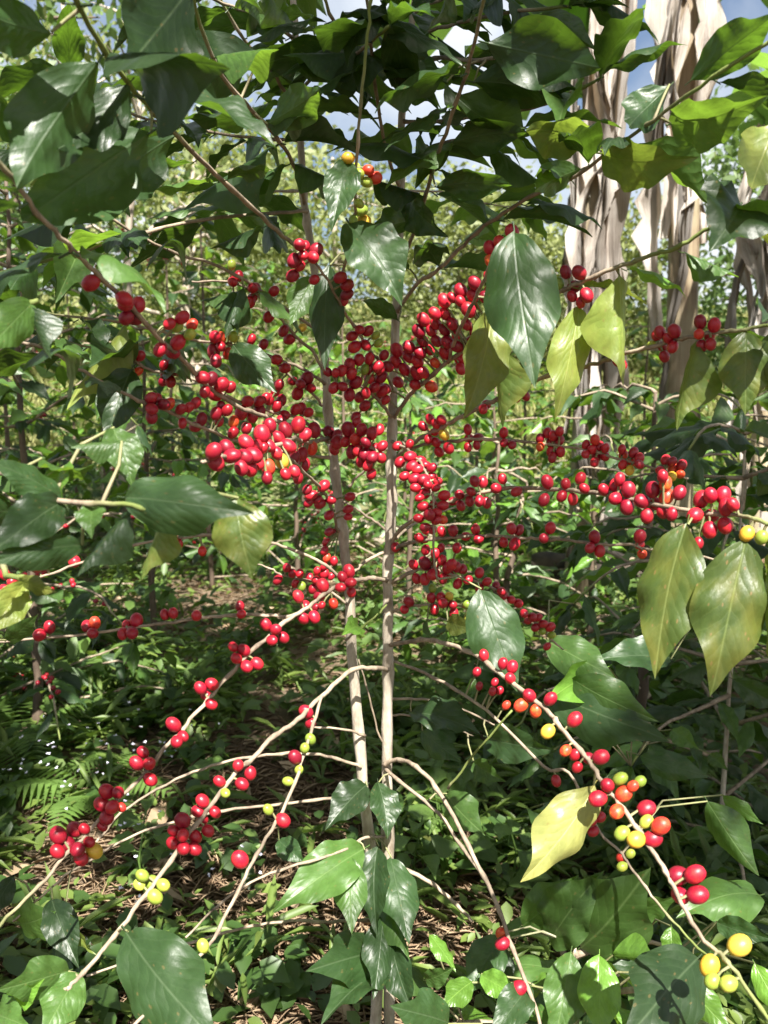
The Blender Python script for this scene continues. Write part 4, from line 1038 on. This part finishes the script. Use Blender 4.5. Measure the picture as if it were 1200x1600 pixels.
def banana(x, y, h, r, label, seed, dry=10, green=5, lean=(0, 0), crown_h=None, spread=.35, drop=(1.2, 2.2), aim=None, low_h=1.6):
    random.seed(seed); R = random.Random(seed)
    z0 = ground_h(x, y); base = Vector((x, y, z0))
    root = empty('banana_plant', label, 'banana plant', base, 'banana plants with dry hanging leaves')
    pts = [base + Vector((lean[0] * t * t, lean[1] * t * t, h * t - .05)) for t in np.linspace(0, 1, 9)]
    # pseudostem of overlapping sheaths
    vs, fs, uv = [], [], []
    seg, rows = 14, 28
    for i in range(rows + 1):
        t = i / rows; k = t * 8; a0 = min(7, int(k)); p = pts[a0].lerp(pts[a0 + 1], k - a0)
        for j in range(seg + 1):
            a = 2 * math.pi * j / seg
            rr = r * (1.15 - .45 * t) * (1 + .06 * math.sin(a * 3 + t * 7) + .03 * math.sin(a * 7 + t * 19) + (.05 if math.sin(a * 2 + t * 13 + seed) > .6 else 0))
            vs.append(p + Vector((math.cos(a) * rr, math.sin(a) * rr, 0))); uv.append((j / seg, t * 2))
    for i in range(rows):
        for j in range(seg):
            a = i * (seg + 1) + j; fs.append((a, a + 1, a + seg + 2, a + seg + 1))
    mesh_np('trunk', np.array([tuple(v) for v in vs]), np.array(fs), M['sheath'], None, True, root, np.array(uv), tuple(base))
    top = pts[-1]
    for k in range(dry):
        a = R.uniform(0, 6.28) if k > dry * .55 else -math.pi / 2 + R.uniform(-1.3, 1.3)      # most hang on the sunny side
        t = R.uniform(.42, 1.0) if k % 2 else R.uniform(.75, 1.0); kk = t * 8; a0 = min(7, int(kk)); p0 = pts[a0].lerp(pts[a0 + 1], kk - a0)
        d = Vector((math.cos(a), math.sin(a), 0))
        L = min(R.uniform(*drop), p0.z - z0 - .15); out = R.uniform(.06, spread)
        w = R.uniform(.010, .045) if k % 4 else R.uniform(.06, .10); n = 22
        path = []
        for i in range(n):
            s = i / (n - 1)
            path.append(p0 + d * (r * .8 + out * math.sin(min(1, s * 2.2) * math.pi / 2) * (1 - .25 * s)) + Vector((R.gauss(0, .003) + .05 * math.sin(s * 5 + k), R.gauss(0, .003), .10 * math.sin(min(1, s * 4) * math.pi) - L * max(0, s - .08))))
        ws = [w * (.22 if i < 2 else 1) * (.5 + .5 * math.sin(math.pi * min(1, i / n * 1.1))) * (1 + .25 * math.sin(i * .8 + k * 2)) for i in range(n)]
        ribbon(path, ws, R.uniform(.3, 1.2), seed * 31 + k, name='dry_leaf', mat=M['dry'], parent=root, side=Vector((-d.y, d.x, 0)), origin=base, ragged=.6, wrinkle=.012, tear=3)
    for k in range(green):
        a = (aim[k] if aim and k < len(aim) else R.uniform(0, 6.28))
        d = Vector((math.cos(a), math.sin(a), 0)); L = R.uniform(1.3, 1.9); n = 18
        el = R.uniform(.35, .8)
        path = [top + d * (L * s * math.cos(el) + .05) + Vector((0, 0, L * (math.sin(el) * s - .75 * s * s))) for s in np.linspace(0, 1, n)]
        ws = [.02 if i < 3 else .27 * (math.sin(math.pi * (i - 2) / (n - 1.6)) ** .55) for i in range(n)]
        ribbon(path, ws, .25, seed * 57 + k, cols=8, name='green_leaf', mat=M['banana'], parent=root, side=Vector((-d.y, d.x, 0)), origin=base, ragged=.12, wrinkle=.012, tear=5)
        g = Geo(); g.tube(path[:-1], [.022 * (1 - .85 * i / n) for i in range(n - 1)], 6); g.build('midrib', M['banana'], root, base)
    return root
banana(1.02, 4.05, 3.5, .06, 'left banana plant with long torn dry leaves covering its whole trunk', 3, dry=22, green=3, spread=.10, drop=(1.3, 2.4), lean=(.05, .1), aim=(.3, 2.6, 1.4))
banana(1.55, 4.15, 3.7, .08, 'thickest banana plant with a bare sunlit trunk top and a dry skirt below', 5, dry=12, green=5, spread=.07, drop=(1.2, 1.8), lean=(-.10, .05), aim=(.1, -.30, 1.9, 2.6, 1.2))
banana(1.86, 3.85, 2.6, .07, 'shorter banana plant with curled grey dry leaves at the right edge', 8, dry=18, green=3, spread=.2, drop=(.7, 1.7), aim=(.2, -.7, 1.2))

# ================================================================== trees further back
def tree(x, y, h, r, label, seed, crown, nclump, nleaf, size, mat, bark, trunk_h=.45, cr=(1.6, 1.6, 1.6), lean=0, group='trees on the slope behind', spreadc=.45, name='tree'):
    R = random.Random(seed); g = np.random.default_rng(seed)
    z0 = ground_h(x, y); base = Vector((x, y, z0))
    root = empty(name, label, 'tree', base, group)
    G_ = Geo(); top = base + Vector((lean, 0, h * .9))
    path = [base + Vector((lean * t * t + R.gauss(0, .03), R.gauss(0, .03), h * .9 * t - .05)) for t in np.linspace(0, 1, 10)]
    G_.tube(path, [r * (1 - .8 * t) for t in np.linspace(0, 1, 10)], 8)
    tips = []
    for k in range(nclump):
        f = R.uniform(trunk_h, 1.0); p0 = path[min(9, int(f * 9))]
        a = R.random() * 6.28; rr = R.uniform(.3, 1) * (1.15 - .7 * abs(f - .6))
        tip = p0 + Vector((math.cos(a) * cr[0] * rr, math.sin(a) * cr[1] * rr, R.uniform(-.1, .7) * cr[2]))
        mid = p0.lerp(tip, .5) + Vector((0, 0, .12))
        G_.tube([p0, mid, tip], [r * .32 * (1.1 - f * .6), r * .2, r * .06], 5, cap=False)
        tips += [tip, mid.lerp(tip, .5)]
    G_.build('trunk', bark, root, base)
    if nleaf:
        T = np.array([tuple(t) for t in tips]); N = nleaf
        c = T[g.integers(0, len(T), N)] + g.normal(0, spreadc, (N, 3)) * np.array([1, 1, .7])
        d = g.normal(0, 1, (N, 3)); d[:, 2] -= .5; d /= np.linalg.norm(d, axis=1)[:, None]
        u = g.normal(0, 1, (N, 3)); u -= d * (u * d).sum(1)[:, None]; u /= np.linalg.norm(u, axis=1)[:, None]
        s = size * g.uniform(.6, 1.4, (N, 1))
        V = np.stack([c, c + d * s * .5 + u * s * .22, c + d * s, c + d * s * .5 - u * s * .22], 1).reshape(-1, 3)
        mesh_np('crown', V, np.arange(N * 4).reshape(-1, 4), mat, None, False, root, None, tuple(base))
    return root
TR = [
 (-2.05, 6.3, 4.6, .055, 'slim pale leaning trunk with thin branches at the left, nearest of the pale trees', 1, 14, 900, .10, 'crown_b', 'tree_bark', .6, (1.0, 1.0, .9), .3),
 (-2.55, 7.2, 5.2, .06, 'pale grey trunk just left of the slim leaning one', 2, 14, 1200, .11, 'crown_a', 'tree_bark', .55, (1.2, 1.2, 1.0), -.2),
 (-3.2, 6.0, 5.0, .10, 'brown trunk at the upper left edge with feathery green crown', 3, 16, 2200, .11, 'crown_b', 'dark_bark', .5, (1.5, 1.5, 1.2), -.1),
 (1.6, 17.5, 4.2, .14, 'tall feathery yellow green tree in the gap left of the banana trunks', 4, 44, 9000, .17, 'crown_a', 'tree_bark', .1, (2.0, 2.0, 1.3), .2),
 (4.3, 16.5, 3.4, .13, 'yellow green tree seen between the banana trunks', 5, 40, 8000, .17, 'crown_a', 'tree_bark', .08, (2.0, 2.0, 1.2), 0),
 (-3.2, 13.0, 4.2, .12, 'feathery tree on the slope behind the pale trunks', 6, 36, 6500, .15, 'crown_a', 'tree_bark', .12, (1.9, 1.9, 1.2), .2),
 (-6.2, 14.0, 5.5, .14, 'broad green tree on the slope at the far left', 7, 36, 6500, .17, 'crown_b', 'dark_bark', .15, (2.2, 2.2, 1.5), 0),
 (-.9, 15.0, 4.6, .12, 'smaller yellowish tree on the slope behind the two stems', 8, 34, 6000, .15, 'crown_a', 'tree_bark', .08, (1.8, 1.8, 1.1), 0),
 (6.5, 13.0, 5.0, .13, 'green tree on the slope at the far right', 9, 34, 6000, .17, 'crown_b', 'dark_bark', .1, (2.2, 2.2, 1.4), 0),
 (2.4, 24.0, 3.6, .15, 'pale green tree highest on the slope', 10, 40, 7000, .22, 'crown_a', 'tree_bark', .05, (2.6, 2.6, 1.4), 0),
 (-4.5, 22.0, 5.0, .15, 'yellow green tree highest on the slope at the left', 11, 40, 7000, .22, 'crown_a', 'tree_bark', .05, (2.8, 2.8, 1.5), 0),
]
for i, (x, y, h, r, lab, sd, nc, nl, sz, m, bk, th, crr, ln) in enumerate(TR):
    tree(x, y, h, r, lab, sd * 13, None, nc, nl, sz, M[m], M[bk], th, crr, ln)

# ================================================================== fallen wood
def log(pts, rads, name, label, mat, stubs=0, seed=1):
    R = random.Random(seed); g = Geo()
    p, rr = smooth_path(pts, rads, 6)
    rr = [q * (1 + .12 * math.sin(i * 1.3) + R.uniform(-.06, .06)) for i, q in enumerate(rr)]
    root = empty(name, label, 'log', pts[0])
    g.tube(p, rr, 10); g.build('bark', mat, root, pts[0])
    for k in range(stubs):
        s = Geo(); i = R.randrange(3, len(p) - 3); d = Vector((R.gauss(0, 1), -abs(R.gauss(0, 1)), 1)).normalized()
        s.tube([p[i], p[i] + d * rr[i] * 1.6, p[i] + d * rr[i] * 2.1], [rr[i] * .4, rr[i] * .3, rr[i] * .22], 7); s.build('branch_stub', mat, root, pts[0])
def on_ground(px, py, dz=0.0):
    q = G(px, py); q.z = ground_h(q.x, q.y) + dz; return q
log([on_ground(520, 862, .10), on_ground(560, 858, .11), on_ground(610, 862, .10), on_ground(680, 850, .09)], [.10, .11, .10, .07], 'fallen_log', 'pale fallen log with flaking bark lying in the sun behind the two stems', M['log_bark'], 2, 3)
log([on_ground(830, 925, .10), on_ground(930, 930, .13), on_ground(1040, 940, .12)], [.10, .13, .10], 'rotten_log', 'dark rotten log in the shade below the banana plants', M['charcoal'], 2, 4)

# ================================================================== ferns and broad leaved weeds
def fern(x, y, label, seed):
    R = random.Random(seed); z0 = ground_h(x, y); base = Vector((x, y, z0))
    root = empty('fern', label, 'fern', base, 'ferns among the weeds')
    for k in range(7):
        a = k * .9 + R.uniform(-.3, .3); L = R.uniform(.18, .30); d = Vector((math.cos(a), math.sin(a), 0)); s = Vector((-d.y, d.x, 0))
        vs, fs = [], []
        for i in range(18):
            t = i / 18; p = d * (L * t) + Vector((0, 0, L * (1.1 * t - .95 * t * t)))
            w = L * .28 * math.sin(math.pi * (.12 + .88 * t)) ** .8; e = L / 18 * .45
            for sg in (-1, 1):
                b = len(vs); q = p + s * (sg * w) + d * (L * .07) - Vector((0, 0, w * .25))
                vs += [p - d * e, p + s * sg * w * .5 - d * e * .6 + d * L * .03, q, p + d * e]; fs.append((b, b + 1, b + 2, b + 3))
        me = bpy.data.meshes.new('frond'); me.from_pydata([tuple(v) for v in vs], [], fs); me.materials.append(M['weed'])
        o = bpy.data.objects.new('frond', me); COL.objects.link(o); o.parent = root
for i, (px, py, lab) in enumerate(((75, 1245, 'fern with fine fronds below the left branches at the left edge'), (30, 1180, 'smaller fern behind the first one at the left edge'), (150, 1265, 'fern beside the lowest left cherries'))):
    q = G(px, py); fern(q.x, q.y, lab, 70 + i)

def weed(x, y, label, seed, n=9, size=.06, h=.2):
    R = random.Random(seed); random.seed(seed); z0 = ground_h(x, y); base = Vector((x, y, z0))
    root = empty('weed_plant', label, 'weed', base, 'broad leaved weeds under the bush')
    st = Geo(); path = [base, base + Vector((R.gauss(0, .02), R.gauss(0, .02), h * .5)), base + Vector((R.gauss(0, .04), R.gauss(0, .04), h))]
    st.tube(path, [.003, .0025, .0015], 5)
    pl = []
    for k in range(n):
        t = .25 + .75 * k / n; p = path[0].lerp(path[2], t); a = k * 2.3 + R.uniform(-.4, .4)
        d = Vector((math.cos(a), math.sin(a), R.uniform(-.1, .5))).normalized(); s0 = size * R.uniform(.3, .6)
        st.tube([p, p + d * s0], [.0012, .001], 4, cap=False)
        pl.append((p + d * s0, p + d * (s0 + size * R.uniform(.8, 1.4)) - Vector((0, 0, size * .2))))
    so = st.build('stem', M['weed'], root, base)
    for a, b in pl:
        o = bpy.data.objects.new('leaf', LEAF['weed', R.randrange(5), 0]); COL.objects.link(o); o.parent = root
        o.matrix_local = Matrix.Translation(-base) @ leaf_matrix(a, b, Vector((R.gauss(0, .3), R.gauss(0, .3), 1)), R.uniform(.55, .8))
WD = [(660, 1300, 'weed with rounded leaves right of the stem foot', .065), (705, 1345, 'weed with rounded leaves beside the forked low branch', .07), (760, 1300, 'weed seedling between the low branches and the yellow leaf', .06),
      (840, 1250, 'pale weed just above the yellow leaf', .05), (640, 1400, 'weed pushing through the low bare branch', .06), (800, 1400, 'tall weed left of the glossy leaf pair', .07), (700, 1060, 'weed clump behind the lit stem, right side', .08),
      (790, 990, 'fresh green weed behind the drooping cherry branch', .08), (880, 950, 'weed in front of the dark log', .08), (480, 1200, 'weed clump left of the stem foot', .06), (230, 1420, 'weed behind the green cherry cluster', .05),
      (330, 1300, 'weed beside the cherry cluster in the lower left', .055), (120, 1130, 'broad weed at the left below the long branch', .08), (380, 1130, 'weed in the shade between the left branches', .07), (60, 1060, 'weed with wide leaves at the left edge', .09)]
for i, (px, py, lab, sz) in enumerate(WD):
    q = G(px, py); weed(q.x, q.y, lab, 300 + i, 11, sz, .22)

# ================================================================== ground cover, straw, flowers, dry grass
bare = [(G(430, 1380), .42, .97), (G(560, 1500), .34, .95), (G(310, 1350), .3, .8), (G(410, 960), .7, .97), (G(570, 890), .6, .7), (G(500, 1290), .35, .85), (G(430, 1500), .36, .97), (G(390, 1640), .3, .9), (G(560, 1640), .3, .9)]
def bareness(x, y):
    b = np.zeros_like(x)
    for c, r, s in bare: b = np.maximum(b, s * np.exp(-(((x - c.x) / r) ** 2 + ((y - c.y) / (r * 1.2)) ** 2)))
    return b
gh = np.vectorize(ground_h)
def scatter(N, x0, x1, y0, y1, use_bare=True, pw=1.6):
    y = y0 + (y1 - y0) * rng.random(N) ** pw
    x = (rng.random(N) * 2 - 1) * (0.65 * y + .4) * 1.15
    keep = rng.random(N) > (bareness(x, y) if use_bare else 0)
    cl = np.sin(3.1 * x + 1) * np.cos(2.7 * y + .6) + np.sin(7.3 * x - 2 * y) * .6
    keep &= rng.random(N) < .62 + .3 * cl
    return x[keep], y[keep], cl[keep]
def lens(c, d, u, s, w):
    """folded lens shaped blades: two quads each"""
    n = np.cross(d, u)
    pt = lambda y, x, z: c + d * s * y + u * s * (w * x) + n * s * z
    V = np.stack([c, pt(.26, .85, .07), pt(.60, .92, .08), pt(1, 0, -.05), pt(.60, -.92, .08), pt(.26, -.85, .07), pt(.45, 0, .0)], 1).reshape(-1, 3)
    k = np.arange(len(c))[:, None] * 7
    F1 = np.concatenate([k + np.array([t]) for t in ((0, 1, 6), (1, 2, 6), (2, 3, 6), (3, 4, 6), (4, 5, 6), (5, 0, 6))], 0)
    return V, F1
def weeds(name, N, per, y0, y1, hmax, smin, smax, mat, w=.27, pw=1.6):
    x, y, cl = scatter(N, -3, 3, y0, y1, True, pw)
    n = len(x); hh = hmax * (0.35 + .65 * rng.random(n)) * (0.75 + .25 * cl)
    x = np.repeat(x, per); y = np.repeat(y, per); hh = np.repeat(hh, per); m = len(x)
    f = rng.random(m) ** .7
    c = np.stack([x + rng.normal(0, .035, m), y + rng.normal(0, .035, m), gh(x, y) + .01 + hh * f], 1)
    a = rng.random(m) * 6.283; tilt = rng.normal(.05, .4, m)
    d = np.stack([np.cos(a) * np.cos(tilt), np.sin(a) * np.cos(tilt), np.sin(tilt)], 1)
    u = np.stack([-np.sin(a), np.cos(a), rng.normal(0, .25, m)], 1)
    s = rng.uniform(smin, smax, m)[:, None]
    V, F = lens(c, d, u, s, w)
    mesh_np(name, V, F, mat, 'stuff', False)
weeds('weeds', 3200, 14, 1.15, 6.5, .13, .018, .05, M['cover'], .28, 1.35)
weeds('dark_weeds', 1700, 14, 1.15, 6.0, .17, .03, .07, M['mid'], .30, 1.3)
weeds('tall_weeds', 1000, 16, 2.4, 8.0, .42, .05, .10, M['weed'], .22, 1.2)
weeds('undergrowth', 1700, 14, 5.2, 12.0, .75, .07, .15, M['mid'], .24, 1.1)
weeds('grassy_weeds', 1500, 12, 1.3, 7.0, .20, .06, .14, M['cover'], .07, 1.4)
# straw litter
N = 22000
cs = [b[0] for b in bare]; ci = rng.integers(0, len(cs), N); sp = np.array([b[1] for b in bare])[ci]
x = np.array([c.x for c in cs])[ci] + rng.normal(0, 1, N) * sp * .8; y = np.array([c.y for c in cs])[ci] + rng.normal(0, 1, N) * sp * 1.0
a = rng.random(N) * 6.283; ti = rng.normal(0, .18, N)
d = np.stack([np.cos(a) * np.cos(ti), np.sin(a) * np.cos(ti), np.sin(ti)], 1); u = np.stack([-np.sin(a), np.cos(a), 0 * a], 1)
c = np.stack([x, y, gh(x, y) + .003 + rng.random(N) * .018], 1)
V, F = lens(c, d, u, rng.uniform(.03, .10, N)[:, None], .018)
mesh_np('straw', V, F, M['straw'], 'stuff')
N = 1500
x, y, cl = scatter(N, -3, 3, 1.1, 6.0, False, 1.5); N = len(x)
a = rng.random(N) * 6.283; ti = rng.normal(0, .25, N)
d = np.stack([np.cos(a) * np.cos(ti), np.sin(a) * np.cos(ti), np.sin(ti)], 1); u = np.stack([-np.sin(a), np.cos(a), rng.normal(0, .3, N)], 1)
V, F = lens(np.stack([x, y, gh(x, y) + .012], 1), d, u, rng.uniform(.05, .12, N)[:, None], .22)
mesh_np('leaf_litter', V, F, M['straw'], 'stuff')
# pale flower heads
fx, fy = [], []
for px, py in ((60, 1320), (130, 1290), (200, 1270), (105, 1340), (225, 1550), (230, 1430), (280, 1230), (40, 1270), (20, 1240), (220, 1310), (375, 1500), (180, 1210)):
    q = G(px, py)
    for k in range(7): fx.append(q.x + random.gauss(0, .05)); fy.append(q.y + random.gauss(0, .05))
fx, fy = np.array(fx), np.array(fy); N = len(fx)
cz = gh(fx, fy) + rng.uniform(.10, .24, N)
rep = 6; a = rng.random(N * rep) * 6.283; ti = rng.uniform(.1, 1.2, N * rep)
c = np.repeat(np.stack([fx, fy, cz], 1), rep, 0)
d = np.stack([np.cos(a) * np.cos(ti), np.sin(a) * np.cos(ti), np.sin(ti)], 1); u = np.stack([-np.sin(a), np.cos(a), 0 * a], 1)
V, F = lens(c, d, u, rng.uniform(.004, .007, N * rep)[:, None], .35)
mesh_np('weed_flowers', V, F, M['petal'], 'stuff')
# dry grass on the sunny slope
N = 30000
y = 8.5 + 24 * rng.random(N) ** 1.3; x = (rng.random(N) * 2 - 1) * (.62 * y + 1)
a = rng.random(N) * 6.283; ti = rng.normal(1.15, .3, N)
d = np.stack([np.cos(a) * np.cos(ti), np.sin(a) * np.cos(ti), np.sin(ti)], 1); u = np.stack([-np.sin(a), np.cos(a), 0 * a], 1)
V, F = lens(np.stack([x, y, gh(x, y) - .02], 1), d, u, (rng.uniform(.12, .32, N) * (1 + y / 30))[:, None], .06)
mesh_np('dry_grass', V, F, M['drygrass'], 'stuff')

# ================================================================== unseen trees added for dappled shade, behind and beside the viewer
def crown_at(x, y, label, seed, blobs, trunk_r=.09, nleaf=5200, size=.13):
    g = np.random.default_rng(seed); R = random.Random(seed)
    base = Vector((x, y, ground_h(x, y))); root = empty('tree', label, 'tree', base, 'unseen trees added for shade')
    G_ = Geo(); zt = min(b[2] for b in blobs)
    path = [base + Vector((R.gauss(0, .03), R.gauss(0, .03), zt * t - .05)) for t in np.linspace(0, 1, 8)]
    G_.tube(path, [trunk_r * (1 - .4 * t) for t in np.linspace(0, 1, 8)], 8)
    cc, dd = [], []
    wt = np.array([b[3] ** 2 for b in blobs]); wt = (wt / wt.sum() * nleaf).astype(int)
    for b, n in zip(blobs, wt):
        p = Vector(b[:3]); G_.tube([path[-1], path[-1].lerp(p, .5) + Vector((0, 0, .15)), p], [trunk_r * .22, trunk_r * .12, .006], 5, cap=False)
        cl = np.array(b[:3]) + g.normal(0, b[3] * .42, (max(3, n // 40), 3)) * np.array([1, 1, .55])
        q_ = cl[g.integers(0, len(cl), n)] + g.normal(0, .11, (n, 3))
        cc.append(np.array([e for e in q_ if not sun_gap(Vector(e), .12)]).reshape(-1, 3))
    G_.build('trunk', M['tree_bark'], root, base)
    c = np.concatenate(cc); N = len(c)
    d = g.normal(0, 1, (N, 3)); d[:, 2] *= .5; d[:, 2] -= .3; d /= np.linalg.norm(d, axis=1)[:, None]
    u = g.normal(0, 1, (N, 3)); u[:, 2] *= .4; u -= d * (u * d).sum(1)[:, None]; u /= np.linalg.norm(u, axis=1)[:, None]
    V, F = lens(c, d, u, size * g.uniform(.6, 1.3, (N, 1)), .24)
    mesh_np('crown', V, F, M['crown_b'], None, False, root, None, tuple(base))

def canopy(x0, x1, y0, y1, n, seed, r=(.25, .45), z=(4.2, 5.6), avoid=()):
    R = random.Random(seed); out = []; tries = 0
    while len(out) < n:
        b = (R.uniform(x0, x1), R.uniform(y0, y1), R.uniform(*z), R.uniform(*r))
        if any((b[0] - a[0]) ** 2 + (b[1] - a[1]) ** 2 < a[2] ** 2 for a in avoid): continue
        if sun_gap(Vector(b[:3]), b[3] * .75 + .10): tries += 1
        else: out.append(b)
        if tries > 4000: break
    return out
SHADE = ((2.9, -1.9), (-3.0, -2.4), (.2, -5.2), (-3.4, 1.2))
crown_at(2.9, -1.9, 'added shade tree to the right of the viewer, outside the picture', 5, [(1.55, -1.05, 4.3, .75), (2.1, -.6, 4.4, .7), (1.2, -1.7, 4.6, .45), (.2, -1.65, 4.6, .5), (.5, -.95, 4.7, .5), (.95, -1.1, 4.7, .45), (-.2, -1.5, 4.8, .5), (-.3, -2.2, 4.7, .45), (-.55, -1.5, 4.6, .45), (.45, -1.5, 5.0, .5)] + canopy(.2, 4.5, -3.6, 1.2, 26, 51, r=(.18, .4)), nleaf=13500)
crown_at(-3.0, -2.4, 'added shade tree to the left of the viewer, outside the picture', 6, canopy(-4.5, .4, -4.0, .2, 22, 52), nleaf=8500)
crown_at(.2, -5.2, 'added shade tree behind the viewer, outside the picture', 7, canopy(-3, 3.5, -7.0, -3.0, 20, 53, r=(.5, .8), z=(4.0, 6.5)), nleaf=8500)
crown_at(-3.4, 1.2, 'added shade tree at the left of the bush, its crown above the picture', 8, canopy(-4.8, -1.2, -.6, 3.4, 16, 54, r=(.35, .6), z=(4.6, 6.0)) + canopy(-2.0, .95, .4, 3.2, 20, 55, r=(.28, .45), z=(5.0, 6.0)), nleaf=13500)
